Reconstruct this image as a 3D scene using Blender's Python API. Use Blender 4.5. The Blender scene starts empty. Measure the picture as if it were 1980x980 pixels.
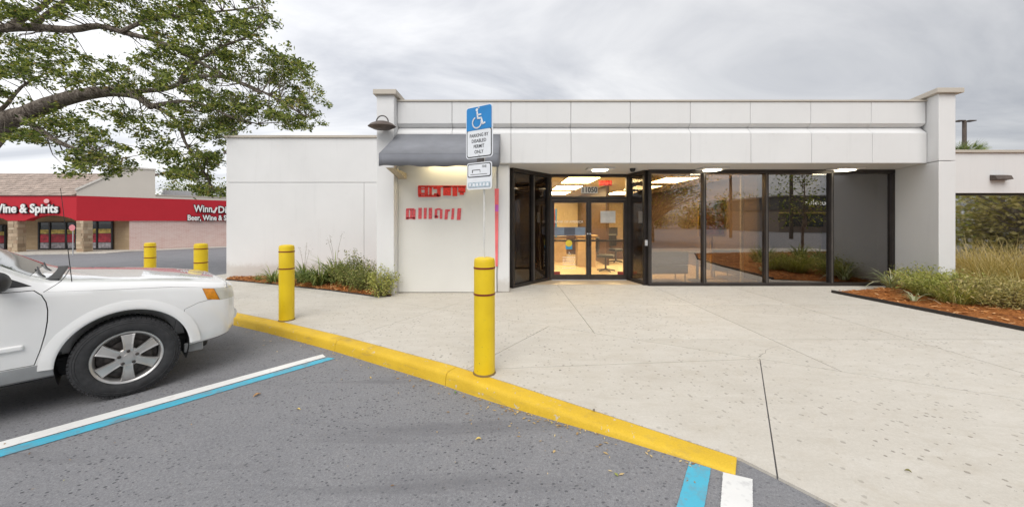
import bpy, bmesh, math, random
import numpy as np
from mathutils import Vector, Matrix

random.seed(7)
RNG = np.random.default_rng(11)
SC = bpy.context.scene
COL = SC.collection
R = math.radians

# ------------------------------------------------------------------ camera
EYE, F, CX, CY = 1.51, 680.0, 985.0, 428.0      # eye height above the sidewalk, focal length and horizon in photo pixels
cam_d = bpy.data.cameras.new('camera')
cam_d.sensor_width = 36.0
cam_d.lens = 36.0 * F / 1980.0
cam_d.shift_x = (990.0 - CX) / 1980.0
cam_d.shift_y = -(490.0 - CY) / 1980.0
cam_d.clip_start, cam_d.clip_end = 0.05, 3000
cam = bpy.data.objects.new('camera', cam_d)
COL.objects.link(cam)
cam.location = (0, 0, EYE)
cam.rotation_euler = (R(90), 0, 0)
SC.camera = cam

# ------------------------------------------------------------------ sky, sun, exposure
SUN_EL, SUN_AZ = 50.0, 188.0                     # elevation; compass azimuth with +Y as north
sd = Vector((math.sin(R(SUN_AZ)) * math.cos(R(SUN_EL)), math.cos(R(SUN_AZ)) * math.cos(R(SUN_EL)), math.sin(R(SUN_EL))))
W = bpy.data.worlds.new('World')
SC.world = W
W.use_nodes = True
wn, wl = W.node_tree.nodes, W.node_tree.links
wn.clear()
def wnode(t, **k):
    n = wn.new(t)
    for a, b in k.items(): setattr(n, a, b)
    return n
wo = wnode('ShaderNodeOutputWorld')
wb = wnode('ShaderNodeBackground')
wb.inputs['Strength'].default_value = 0.1
sky = wnode('ShaderNodeTexSky', sky_type='NISHITA', sun_disc=False)
sky.sun_elevation, sky.sun_rotation = R(SUN_EL), R(SUN_AZ)
tc = wnode('ShaderNodeTexCoord')
sep = wnode('ShaderNodeSeparateXYZ')
wl.new(tc.outputs['Generated'], sep.inputs[0])
def wmath(op, a, b=None, c=None):
    n = wnode('ShaderNodeMath', operation=op)
    for i, v in enumerate((a, b, c)):
        if v is None: continue
        if isinstance(v, (int, float)): n.inputs[i].default_value = v
        else: wl.new(v, n.inputs[i])
    return n.outputs[0]
zc = wmath('ADD', wmath('MAXIMUM', sep.outputs[2], 0.0), 0.16)
comb = wnode('ShaderNodeCombineXYZ')
wl.new(wmath('DIVIDE', sep.outputs[0], zc), comb.inputs[0])
wl.new(wmath('DIVIDE', sep.outputs[1], zc), comb.inputs[1])
mp = wnode('ShaderNodeMapping')
mp.inputs['Scale'].default_value = (0.62, 1.0, 1.0)
mp.inputs['Rotation'].default_value = (0, 0, R(24))
wl.new(comb.outputs[0], mp.inputs['Vector'])
nz = wnode('ShaderNodeTexNoise')
nz.inputs['Scale'].default_value = 1.05
nz.inputs['Detail'].default_value = 7
nz.inputs['Roughness'].default_value = 0.56
nz.inputs['Distortion'].default_value = 0.75
wl.new(mp.outputs[0], nz.inputs['Vector'])
cr = wnode('ShaderNodeValToRGB')
cr.color_ramp.elements[0].position, cr.color_ramp.elements[0].color = 0.36, (2.75, 2.83, 3.05, 1)
cr.color_ramp.elements[1].position, cr.color_ramp.elements[1].color = 0.62, (4.70, 4.70, 4.74, 1)
wl.new(nz.outputs['Fac'], cr.inputs[0])
# the cloud deck is a little brighter on the sun's side (west, -X) and towards the zenith
side = wmath('MULTIPLY_ADD', sep.outputs[0], -0.32, 1.0)
zen = wmath('MULTIPLY_ADD', wmath('MAXIMUM', sep.outputs[2], 0.0), 0.25, 0.92)
vm = wnode('ShaderNodeVectorMath', operation='SCALE')
wl.new(cr.outputs[0], vm.inputs[0])
wl.new(wmath('MULTIPLY', side, zen), vm.inputs['Scale'])
mx = wnode('ShaderNodeMix', data_type='RGBA')
mx.inputs[0].default_value = 0.95
wl.new(sky.outputs[0], mx.inputs[6])
wl.new(vm.outputs[0], mx.inputs[7])
wl.new(mx.outputs[2], wb.inputs['Color'])
wl.new(wb.outputs[0], wo.inputs['Surface'])

sun_d = bpy.data.lights.new('sun', 'SUN')
sun_d.energy, sun_d.angle, sun_d.color = 1.05, R(50), (1.0, 0.965, 0.92)
sun = bpy.data.objects.new('sun', sun_d)
COL.objects.link(sun)
sun.location = (-10, -10, 30)
sun.rotation_euler = sd.to_track_quat('Z', 'Y').to_euler()

vs = SC.view_settings
vs.view_transform, vs.look, vs.gamma, vs.exposure = 'Standard', 'None', 1.0, 1.12
vs.use_curve_mapping = False
SC.render.engine = 'CYCLES'
SC.cycles.use_denoising = True
SC.cycles.max_bounces = 8
SC.cycles.transparent_max_bounces = 24

# ------------------------------------------------------------------ pixels to places
def gslope(x, y):
    """the lot falls gently away towards the shop on the left"""
    q = -0.857 * (x + 3.38) + 0.515 * (y - 5.38)
    return -0.021 * max(0.0, min(q, 48.0))
def sstep(a, b, t):
    t = max(0.0, min(1.0, (t - a) / (b - a)))
    return t * t * (3 - 2 * t)
def lot_z(x, y):
    u = 0.857 * x - 0.515 * (y - 3.2)
    near = -0.13 + 0.112 * sstep(-0.6, 1.9, u)
    return near + gslope(x, y)
def P(px, py, z=0.0):
    s = (py - CY) / (EYE - z)
    return Vector(((px - CX) / s, F / s, z))
def PG(px, py, f):
    """pixel to a point on the height field f"""
    z = 0.0
    for _ in range(12):
        p = P(px, py, z); z = f(p.x, p.y)
    return Vector((p.x, p.y, z))
def D(px, py, Y):
    return Vector(((px - CX) * Y / F, Y, EYE - (py - CY) * Y / F))

# ------------------------------------------------------------------ mesh helpers
WM = {}
def tag(o, label=None, cat=None, group=None, kind=None):
    if label: o['label'] = label
    if cat: o['category'] = cat
    if group: o['group'] = group
    if kind: o['kind'] = kind
    return o
def wmat(o):
    return WM.get(o.name, Matrix.Identity(4)) if o else Matrix.Identity(4)
def empty(name, loc=(0, 0, 0), rz=0.0, parent=None):
    o = bpy.data.objects.new(name, None)
    COL.objects.link(o)
    o.location = loc
    o.rotation_euler = (0, 0, rz)
    o.empty_display_size = 0.1
    if parent: o.parent = parent
    WM[o.name] = wmat(parent) @ Matrix.Translation(Vector(loc)) @ Matrix.Rotation(rz, 4, 'Z')
    return o
def thing(name, label, cat, loc=(0, 0, 0), rz=0.0, group=None):
    return tag(empty(name, loc, rz), label, cat, group)
def link(name, me, mat, parent=None, loc=None, rot=None):
    o = bpy.data.objects.new(name, me)
    COL.objects.link(o)
    if mat is not None and len(me.materials) == 0: me.materials.append(mat)
    m = Matrix.Identity(4)
    if loc is not None:
        o.location = loc; m = Matrix.Translation(Vector(loc))
    if rot is not None:
        o.rotation_euler = rot
        from mathutils import Euler
        m = m @ Euler(rot).to_matrix().to_4x4()
    if parent: o.parent = parent
    WM[o.name] = wmat(parent) @ m
    return o

class MB:
    def __init__(s): s.v, s.f, s.smooth = [], [], []
    def add(s, vs, fs, smooth=False):
        b = len(s.v)
        s.v += [tuple(p) for p in vs]
        s.f += [tuple(b + i for i in f) for f in fs]
        s.smooth += [smooth] * len(fs)
        return s
    def box(s, x0, x1, y0, y1, z0, z1, m=None):
        vs = [Vector((x, y, z)) for x in (x0, x1) for y in (y0, y1) for z in (z0, z1)]
        if m is not None: vs = [m @ p for p in vs]
        return s.add(vs, [(0, 1, 3, 2), (4, 6, 7, 5), (0, 4, 5, 1), (2, 3, 7, 6), (0, 2, 6, 4), (1, 5, 7, 3)])
    def prism(s, pts, ex):
        """polygon pts (3D) extruded by vector ex"""
        n = len(pts); ex = Vector(ex)
        vs = [Vector(p) for p in pts] + [Vector(p) + ex for p in pts]
        fs = [tuple(range(n))[::-1], tuple(range(n, 2 * n))] + [(i, (i + 1) % n, n + (i + 1) % n, n + i) for i in range(n)]
        return s.add(vs, fs)
    def quad(s, a, b, c, d): return s.add([a, b, c, d], [(0, 1, 2, 3)])
    def beam(s, a, b, w, h, up=(0, 0, 1)):
        """bar from a to b, w across, h along up"""
        a, b = Vector(a), Vector(b); d = (b - a); L = d.length; d.normalize()
        u = Vector(up); x = d.cross(u).normalized(); u = x.cross(d).normalized()
        vs = []
        for p in (a, b):
            for sx, sy in ((-1, -1), (1, -1), (1, 1), (-1, 1)):
                vs.append(p + x * (sx * w / 2) + u * (sy * h / 2))
        return s.add(vs, [(0, 1, 2, 3), (7, 6, 5, 4), (0, 4, 5, 1), (1, 5, 6, 2), (2, 6, 7, 3), (3, 7, 4, 0)])
    def tube(s, pts, radii, n=8, caps=True):
        pts = [Vector(p) for p in pts]
        if isinstance(radii, (int, float)): radii = [radii] * len(pts)
        vs, fs = [], []
        prev = None
        for i, p in enumerate(pts):
            d = (pts[min(i + 1, len(pts) - 1)] - pts[max(i - 1, 0)]).normalized()
            if prev is None:
                a = Vector((0, 0, 1)) if abs(d.z) < 0.9 else Vector((1, 0, 0))
                x = d.cross(a).normalized()
            else:
                x = (prev - d * prev.dot(d)).normalized()
            prev = x
            y = d.cross(x)
            for k in range(n):
                t = 2 * math.pi * k / n
                vs.append(p + (x * math.cos(t) + y * math.sin(t)) * radii[i])
        for i in range(len(pts) - 1):
            for k in range(n):
                fs.append((i * n + k, i * n + (k + 1) % n, (i + 1) * n + (k + 1) % n, (i + 1) * n + k))
        if caps:
            fs.append(tuple(range(n))[::-1]); fs.append(tuple(range((len(pts) - 1) * n, len(pts) * n)))
        return s.add(vs, fs, True)
    def lathe(s, prof, n=32, m=None, closed=False, a0=0.0, a1=2 * math.pi):
        """profile of (r, h) turned about z, then moved by m"""
        vs, fs = [], []
        full = abs(a1 - a0 - 2 * math.pi) < 1e-6
        steps = n if full else n + 1
        k = len(prof)
        for i in range(steps):
            t = a0 + (a1 - a0) * i / n
            for r, h in prof:
                p = Vector((r * math.cos(t), r * math.sin(t), h))
                vs.append(m @ p if m is not None else p)
        for i in range(n):
            j = (i + 1) % steps
            for q in range(k - 1 if not closed else k):
                q2 = (q + 1) % k
                fs.append((i * k + q, j * k + q, j * k + q2, i * k + q2))
        return s.add(vs, fs, True)
    def mesh(s, name, parent=None, world=True):
        me = bpy.data.meshes.new(name)
        v = s.v
        if parent is not None and world:
            inv = wmat(parent).inverted()
            v = [tuple(inv @ Vector(p)) for p in v]
        me.from_pydata(v, [], s.f)
        me.polygons.foreach_set('use_smooth', s.smooth)
        me.update()
        return me
    def build(s, name, mat, parent=None, world=True, bevel=0, seg=2, sharp=40):
        me = s.mesh(name, parent, world)
        bm = bmesh.new(); bm.from_mesh(me)
        bmesh.ops.recalc_face_normals(bm, faces=bm.faces)
        bm.to_mesh(me); bm.free()
        if any(s.smooth):
            me.set_sharp_from_angle(angle=R(sharp))
        o = link(name, me, mat, parent)
        if bevel:
            md = o.modifiers.new('bevel', 'BEVEL')
            md.width, md.segments, md.limit_method, md.angle_limit = bevel, seg, 'ANGLE', R(35)
        return o

def raw_mesh(name, verts, quads):
    """fast mesh from numpy arrays (quads)"""
    me = bpy.data.meshes.new(name)
    n, m = len(verts), len(quads)
    me.vertices.add(n); me.vertices.foreach_set('co', np.asarray(verts, dtype=np.float32).ravel())
    me.loops.add(m * 4); me.loops.foreach_set('vertex_index', np.asarray(quads, dtype=np.int32).ravel())
    me.polygons.add(m)
    me.polygons.foreach_set('loop_start', np.arange(0, m * 4, 4, dtype=np.int32))
    me.update(calc_edges=True)
    me.validate()
    return me

def text_mesh(body, size, depth=0.01, align='CENTER', sx=1.0, spacing=1.0, bold=0.0):
    cu = bpy.data.curves.new('lettering', 'FONT')
    cu.body, cu.size, cu.extrude, cu.align_x, cu.align_y = body, size, depth / 2, align, 'CENTER'
    cu.space_character = spacing
    cu.offset = bold
    cu.resolution_u = 3
    o = bpy.data.objects.new('lettering', cu)
    COL.objects.link(o)
    dg = bpy.context.evaluated_depsgraph_get()
    me = bpy.data.meshes.new_from_object(o.evaluated_get(dg))
    bpy.data.objects.remove(o)
    bpy.data.curves.remove(cu)
    for v in me.vertices: v.co.x *= sx
    return me
def place_text(me, origin, right, up, parent, mat, name='lettering'):
    """text plane: local x along right, y along up"""
    r, u = Vector(right).normalized(), Vector(up).normalized()
    n = r.cross(u)
    M = Matrix((r, u, n)).transposed().to_4x4()
    M.translation = Vector(origin)
    inv = wmat(parent).inverted() if parent else Matrix.Identity(4)
    me.transform(inv @ M)
    me.materials.clear()
    return link(name, me, mat, parent)

def bool_mesh(a, b, op):
    oa = bpy.data.objects.new('a', a.copy()); ob = bpy.data.objects.new('b', b)
    COL.objects.link(oa); COL.objects.link(ob)
    md = oa.modifiers.new('b', 'BOOLEAN')
    md.object, md.operation, md.solver = ob, op, 'EXACT'
    dg = bpy.context.evaluated_depsgraph_get()
    dg.update()
    me = bpy.data.meshes.new_from_object(oa.evaluated_get(dg))
    bpy.data.objects.remove(oa); bpy.data.objects.remove(ob)
    return me

# ------------------------------------------------------------------ materials
MATS = {}
class NT:
    def __init__(s, name):
        s.m = bpy.data.materials.new(name); s.m.use_nodes = True
        s.n, s.l = s.m.node_tree.nodes, s.m.node_tree.links
        s.b = s.n['Principled BSDF']; s.out = s.n['Material Output']
        MATS[name] = s.m
    def node(s, t, **k):
        n = s.n.new(t)
        for a, b in k.items():
            if a in n.inputs: s.set(n.inputs[a], b)
            else: setattr(n, a, b)
        return n
    def set(s, sock, v):
        if hasattr(v, 'is_output'): s.l.new(v, sock)
        else: sock.default_value = v
    def pos(s): return s.node('ShaderNodeNewGeometry').outputs['Position']
    def obj(s): return s.node('ShaderNodeTexCoord').outputs['Object']
    def noise(s, vec, scale, detail=4, rough=0.55, dist=0.0):
        n = s.node('ShaderNodeTexNoise')
        s.l.new(vec, n.inputs['Vector'])
        n.inputs['Scale'].default_value = scale; n.inputs['Detail'].default_value = detail
        n.inputs['Roughness'].default_value = rough; n.inputs['Distortion'].default_value = dist
        return n.outputs['Fac']
    def voro(s, vec, scale, feature='F1', out='Distance', rand=1.0):
        n = s.node('ShaderNodeTexVoronoi', feature=feature)
        s.l.new(vec, n.inputs['Vector'])
        n.inputs['Scale'].default_value = scale
        n.inputs['Randomness'].default_value = rand
        return n.outputs[out]
    def mapv(s, vec, scale=(1, 1, 1), rot=(0, 0, 0), loc=(0, 0, 0)):
        n = s.node('ShaderNodeMapping')
        s.l.new(vec, n.inputs['Vector'])
        n.inputs['Scale'].default_value = scale; n.inputs['Rotation'].default_value = rot; n.inputs['Location'].default_value = loc
        return n.outputs[0]
    def ramp(s, fac, stops):
        n = s.node('ShaderNodeValToRGB')
        e = n.color_ramp.elements
        while len(e) < len(stops): e.new(0.5)
        for i, (p, c) in enumerate(stops):
            e[i].position = p
            e[i].color = (c, c, c, 1) if isinstance(c, (int, float)) else (*c, 1)
        s.l.new(fac, n.inputs[0])
        return n.outputs[0]
    def mix(s, fac, a, b, mode='MIX'):
        n = s.node('ShaderNodeMix', data_type='RGBA', blend_type=mode)
        for i, v in ((0, fac), (6, a), (7, b)):
            if hasattr(v, 'is_output'): s.l.new(v, n.inputs[i])
            elif i == 0: n.inputs[0].default_value = v
            else: n.inputs[i].default_value = (*v, 1) if len(v) == 3 else v
        return n.outputs[2]
    def math(s, op, a, b=0.0):
        n = s.node('ShaderNodeMath', operation=op)
        s.set(n.inputs[0], a); s.set(n.inputs[1], b)
        return n.outputs[0]
    def bump(s, h, strength=0.2, dist=0.01):
        n = s.node('ShaderNodeBump')
        n.inputs['Strength'].default_value = strength; n.inputs['Distance'].default_value = dist
        s.l.new(h, n.inputs['Height']); s.l.new(n.outputs[0], s.b.inputs['Normal'])
        return n
    def done(s, color=None, rough=0.6, metal=0.0, spec=0.5, coat=0.0):
        if color is not None:
            s.set(s.b.inputs['Base Color'], color if hasattr(color, 'is_output') else (*color, 1))
        s.set(s.b.inputs['Roughness'], rough)
        s.b.inputs['Metallic'].default_value = metal
        s.b.inputs['Specular IOR Level'].default_value = spec
        s.b.inputs['Coat Weight'].default_value = coat
        return s.m

def plain(name, c, rough=0.5, metal=0.0, spec=0.5, var=0.12, scale=9.0, coat=0.0, bump=0.0):
    t = NT(name); p = t.obj()
    n = t.noise(p, scale, 5)
    lo = tuple(x * (1 - var) for x in c); hi = tuple(min(1, x * (1 + var)) for x in c)
    col = t.ramp(n, [(0.3, lo), (0.7, hi)])
    if bump: t.bump(t.noise(p, scale * 12, 3), bump, 0.004)
    return t.done(col, rough, metal, spec, coat)
def emis(name, c, strength):
    t = NT(name)
    t.b.inputs['Emission Color'].default_value = (*c, 1); t.b.inputs['Emission Strength'].default_value = strength
    return t.done(c, 0.5)
def glass(name, tint, refl, rough=0.0, wob=0.0, ior=1.5):
    t = NT(name)
    tr = t.node('ShaderNodeBsdfTransparent'); tr.inputs[0].default_value = (*tint, 1)
    gl = t.node('ShaderNodeBsdfGlossy'); gl.inputs['Color'].default_value = (0.95, 0.95, 0.97, 1); gl.inputs['Roughness'].default_value = rough
    fr = t.node('ShaderNodeFresnel'); fr.inputs['IOR'].default_value = ior
    fac = t.math('MINIMUM', t.math('ADD', fr.outputs[0], refl), 0.95)
    if wob:
        b = t.node('ShaderNodeBump'); b.inputs['Strength'].default_value = wob; b.inputs['Distance'].default_value = 0.02
        t.l.new(t.noise(t.pos(), 0.9, 2), b.inputs['Height']); t.l.new(b.outputs[0], gl.inputs['Normal'])
    ms = t.node('ShaderNodeMixShader')
    t.l.new(fac, ms.inputs[0]); t.l.new(tr.outputs[0], ms.inputs[1]); t.l.new(gl.outputs[0], ms.inputs[2])
    t.l.new(ms.outputs[0], t.out.inputs['Surface'])
    return t.m
def leafmat(name, stops, trans=0.35, rough=0.5):
    t = NT(name)
    g = t.node('ShaderNodeNewGeometry')
    col = t.ramp(g.outputs['Random Per Island'], stops)
    t.done(col, rough, 0, 0.3)
    tl = t.node('ShaderNodeBsdfTranslucent')
    t.l.new(t.mix(1.0, col, (1.25, 1.3, 0.7), 'MULTIPLY'), tl.inputs['Color'])
    ms = t.node('ShaderNodeMixShader'); ms.inputs[0].default_value = trans
    t.l.new(t.b.outputs[0], ms.inputs[1]); t.l.new(tl.outputs[0], ms.inputs[2]); t.l.new(ms.outputs[0], t.out.inputs['Surface'])
    return t.m

def m_asphalt():
    t = NT('asphalt'); p = t.pos()
    big = t.noise(p, 0.55, 4, 0.6); mid = t.noise(p, 3.5, 5, 0.6); fine = t.noise(p, 160, 3, 0.7)
    base = t.ramp(big, [(0.30, (0.165, 0.170, 0.192)), (0.70, (0.262, 0.265, 0.284))])
    base = t.mix(0.45, base, t.ramp(mid, [(0.3, (0.145, 0.147, 0.165)), (0.72, (0.29, 0.288, 0.295))]))
    base = t.mix(0.55, base, t.ramp(fine, [(0.33, (0.075, 0.075, 0.083)), (0.67, (0.32, 0.318, 0.315))]))
    agg = t.noise(p, 55, 4, 0.75)
    base = t.mix(0.26, base, t.ramp(agg, [(0.32, (0.085, 0.087, 0.098)), (0.52, (0.21, 0.213, 0.225)), (0.70, (0.44, 0.44, 0.44))]))
    # worn dark pits, stretched a little, each cell its own size
    q = t.mapv(p, (1, 1.35, 1), (0, 0, 0.5))
    d = t.voro(q, 30.0); rnd = t.voro(q, 30.0, out='Color')
    rs = t.node('ShaderNodeSeparateColor'); t.l.new(rnd, rs.inputs[0])
    thr = t.math('MULTIPLY', t.math('POWER', rs.outputs[0], 1.3), 0.36)
    pit = t.math('LESS_THAN', t.math('ADD', d, t.math('MULTIPLY', t.math('SUBTRACT', t.noise(p, 60, 2), 0.5), 0.25)), thr)
    zone = t.ramp(t.noise(p, 0.8, 3), [(0.36, 0.40), (0.60, 0.85)])
    base = t.mix(t.math('MULTIPLY', pit, zone), base, (0.055, 0.055, 0.062))
    stain = t.ramp(t.noise(p, 1.3, 3, 0.5, 0.6), [(0.70, 0.0), (0.78, 0.45)])
    base = t.mix(stain, base, (0.15, 0.145, 0.14))
    trk = t.ramp(t.noise(t.mapv(p, (0.35, 3.2, 1), (0, 0, -0.86)), 1.1, 4, 0.6), [(0.56, 0.0), (0.70, 0.45)])
    base = t.mix(trk, base, (0.115, 0.115, 0.125))
    chalk = t.ramp(t.noise(t.mapv(p, (1, 3, 1), (0, 0, -0.55)), 2.2, 6, 0.7), [(0.64, 0.0), (0.80, 0.35)])
    base = t.mix(chalk, base, (0.40, 0.40, 0.40))
    h = t.math('ADD', fine, t.math('MULTIPLY', pit, -0.6))
    t.bump(h, 0.35, 0.006)
    return t.done(base, 0.85, 0, 0.3)

def m_concrete():
    t = NT('concrete'); p = t.pos()
    big = t.noise(p, 0.5, 5, 0.6); mid = t.noise(t.mapv(p, (1, 2.2, 1)), 2.5, 6, 0.65); fine = t.noise(p, 140, 3, 0.7)
    base = t.ramp(big, [(0.28, (0.50, 0.46, 0.395)), (0.72, (0.66, 0.625, 0.56))])
    base = t.mix(0.45, base, t.ramp(mid, [(0.30, (0.44, 0.405, 0.34)), (0.72, (0.68, 0.65, 0.59))]))
    base = t.mix(0.25, base, t.ramp(fine, [(0.35, (0.28, 0.265, 0.24)), (0.65, (0.62, 0.60, 0.56))]))
    d = t.voro(p, 21.0); rnd = t.voro(p, 21.0, out='Color')
    rs = t.node('ShaderNodeSeparateColor'); t.l.new(rnd, rs.inputs[0])
    thr = t.math('MULTIPLY', t.math('POWER', rs.outputs[0], 1.6), 0.33)
    pit = t.math('LESS_THAN', t.math('ADD', d, t.math('MULTIPLY', t.math('SUBTRACT', t.noise(p, 70, 2), 0.5), 0.25)), thr)
    zone = t.ramp(t.noise(p, 0.7, 3), [(0.36, 0.35), (0.60, 0.95)])
    base = t.mix(t.math('MULTIPLY', pit, zone), base, (0.15, 0.13, 0.105))
    agg = t.noise(p, 42, 4, 0.75)
    base = t.mix(0.20, base, t.ramp(agg, [(0.30, (0.34, 0.31, 0.26)), (0.52, (0.58, 0.55, 0.49)), (0.70, (0.78, 0.76, 0.71))]))
    blot = t.ramp(t.noise(t.mapv(p, (1, 1.8, 1), (0, 0, 0.3)), 3.2, 6, 0.72, 0.9), [(0.50, 0.0), (0.72, 0.50)])
    base = t.mix(blot, base, (0.43, 0.385, 0.31))
    st = t.ramp(t.noise(p, 0.9, 5, 0.6, 0.8), [(0.60, 0.0), (0.78, 0.40)])
    base = t.mix(st, base, (0.36, 0.32, 0.26))
    oi = t.node('ShaderNodeObjectInfo')
    base = t.mix(t.ramp(oi.outputs['Random'], [(0.0, 0.0), (1.0, 0.30)]), base, (0.44, 0.405, 0.345))
    wet = t.ramp(t.noise(t.mapv(p, (0.5, 1.6, 1)), 1.4, 7, 0.7, 1.2), [(0.55, 0.0), (0.75, 0.40)])
    base = t.mix(wet, base, (0.66, 0.635, 0.585))
    d2 = t.voro(p, 2.6); gum = t.math('LESS_THAN', d2, 0.035)
    base = t.mix(t.math('MULTIPLY', gum, 0.75), base, (0.10, 0.09, 0.08))
    t.bump(t.math('ADD', fine, t.math('MULTIPLY', pit, -0.4)), 0.2, 0.004)
    return t.done(base, 0.8, 0, 0.3)

def m_paint(name, c, wear=0.25, under=(0.2, 0.2, 0.21), scale=7.0):
    t = NT(name); p = t.pos()
    n = t.noise(p, scale, 6, 0.68)
    w = t.ramp(n, [(0.66 - wear * 0.22, 0.0), (0.80 - wear * 0.1, 0.85)])
    v = t.noise(p, 1.7, 4)
    base = t.ramp(v, [(0.3, tuple(x * 0.86 for x in c)), (0.7, c)])
    d = t.voro(p, 15.0); pit = t.math('LESS_THAN', d, 0.16)
    base = t.mix(t.math('MULTIPLY', pit, 0.4 * wear), base, under)
    base = t.mix(w, base, under)
    t.bump(t.noise(p, 120, 3), 0.2, 0.004)
    return t.done(base, 0.55, 0, 0.4)

def m_kerb():
    t = NT('kerb_yellow'); p = t.pos()
    v = t.noise(p, 2.2, 5, 0.6); fine = t.noise(p, 90, 3, 0.7)
    base = t.ramp(v, [(0.28, (0.56, 0.35, 0.016)), (0.72, (0.71, 0.47, 0.030))])
    base = t.mix(0.18, base, t.ramp(fine, [(0.35, (0.42, 0.25, 0.01)), (0.65, (0.85, 0.58, 0.06))]))
    w = t.ramp(t.noise(p, 9, 6, 0.7), [(0.66, 0.0), (0.78, 0.8)])
    base = t.mix(w, base, (0.50, 0.40, 0.18))
    d = t.ramp(t.noise(p, 26, 4, 0.7), [(0.69, 0.0), (0.76, 0.7)])
    base = t.mix(d, base, (0.22, 0.16, 0.06))
    rub = t.ramp(t.noise(t.mapv(p, (1, 1, 7)), 3.2, 5, 0.7), [(0.55, 0.0), (0.70, 0.55)])
    base = t.mix(rub, base, (0.34, 0.24, 0.08))
    chip = t.ramp(t.noise(p, 14, 3, 0.8), [(0.655, 0.0), (0.68, 0.85)])
    base = t.mix(chip, base, (0.50, 0.47, 0.40))
    t.bump(t.math('ADD', fine, t.noise(p, 5, 3)), 0.3, 0.008)
    return t.done(base, 0.62, 0, 0.4)

def m_stucco(name, c, dirt=0.25, streak=0.3):
    t = NT(name); p = t.pos()
    v = t.noise(p, 0.8, 4, 0.6)
    base = t.ramp(v, [(0.3, tuple(x * 0.94 for x in c)), (0.7, c)])
    st = t.ramp(t.noise(t.mapv(p, (9, 9, 0.5)), 1.0, 5, 0.65), [(0.56, 0.0), (0.80, streak)])
    base = t.mix(st, base, tuple(x * 0.72 for x in c))
    dd = t.ramp(t.noise(p, 5, 6, 0.72), [(0.60, 0.0), (0.82, dirt)])
    base = t.mix(dd, base, (c[0] * 0.62, c[1] * 0.60, c[2] * 0.56))
    sp = t.node('ShaderNodeSeparateXYZ'); t.l.new(p, sp.inputs[0])
    hgt = t.math('ADD', sp.outputs[2], t.math('MULTIPLY', t.noise(p, 6, 5, 0.7), -0.35))
    base = t.mix(t.ramp(hgt, [(0.0, 0.45), (0.14, 0.0)]), base, (0.42, 0.37, 0.30))
    t.bump(t.noise(p, 95, 4, 0.7), 0.22, 0.005)
    return t.done(base, 0.75, 0, 0.3)

def m_brick(name, c1, c2, mortar, bw=0.22, bh=0.075):
    t = NT(name)
    tcn = t.node('ShaderNodeTexCoord')
    uv = t.node('ShaderNodeUVMap') if False else None
    p = t.pos()
    sp = t.node('ShaderNodeSeparateXYZ'); t.l.new(p, sp.inputs[0])
    cb = t.node('ShaderNodeCombineXYZ')
    hx = t.math('ADD', t.math('MULTIPLY', sp.outputs[0], 0.69), t.math('MULTIPLY', sp.outputs[1], 0.72))
    t.l.new(hx, cb.inputs[0]); t.l.new(sp.outputs[2], cb.inputs[1])
    b = t.node('ShaderNodeTexBrick')
    t.l.new(cb.outputs[0], b.inputs['Vector'])
    for k, v in (('Color1', c1), ('Color2', c2), ('Mortar', mortar)): b.inputs[k].default_value = (*v, 1)
    b.inputs['Scale'].default_value = 1.0; b.inputs['Brick Width'].default_value = bw; b.inputs['Row Height'].default_value = bh
    b.inputs['Mortar Size'].default_value = 0.010
    base = t.mix(t.ramp(t.noise(p, 1.4, 5, 0.65), [(0.35, 0.0), (0.7, 0.6)]), b.outputs['Color'], mortar)
    t.bump(b.outputs['Fac'], -0.4, 0.01)
    return t.done(base, 0.85, 0, 0.2)

def m_bark():
    t = NT('bark'); p = t.pos()
    v = t.noise(t.mapv(p, (6, 6, 2.5)), 1.6, 6, 0.7, 1.2)
    base = t.ramp(v, [(0.32, (0.045, 0.034, 0.027)), (0.5, (0.17, 0.14, 0.115)), (0.68, (0.36, 0.315, 0.27))])
    t.bump(v, 0.9, 0.05)
    return t.done(base, 0.9, 0, 0.2)

def m_mulch():
    t = NT('mulch'); p = t.pos()
    v = t.noise(p, 38, 5, 0.7); b = t.noise(p, 3, 4)
    base = t.ramp(v, [(0.30, (0.08, 0.030, 0.012)), (0.5, (0.34, 0.125, 0.035)), (0.70, (0.54, 0.225, 0.07))])
    base = t.mix(t.ramp(b, [(0.4, 0.0), (0.75, 0.5)]), base, (0.30, 0.12, 0.045))
    t.bump(v, 0.9, 0.03)
    return t.done(base, 0.9, 0, 0.1)

def m_carpaint():
    t = NT('car_paint'); p = t.obj()
    col = t.ramp(t.noise(p, 2.5, 5, 0.6), [(0.3, (0.81, 0.81, 0.80)), (0.7, (0.85, 0.85, 0.845))])
    sp = t.node('ShaderNodeSeparateXYZ'); t.l.new(p, sp.inputs[0])
    low = t.ramp(sp.outputs[2], [(0.30, 0.55), (0.62, 0.0)])          # road film on the lower panels
    col = t.mix(t.math('MULTIPLY', low, t.ramp(t.noise(p, 6, 5, 0.7), [(0.35, 0.0), (0.7, 0.55)])), col, (0.45, 0.42, 0.38))
    return t.done(col, 0.22, 0, 0.5, 1.0)

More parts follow.
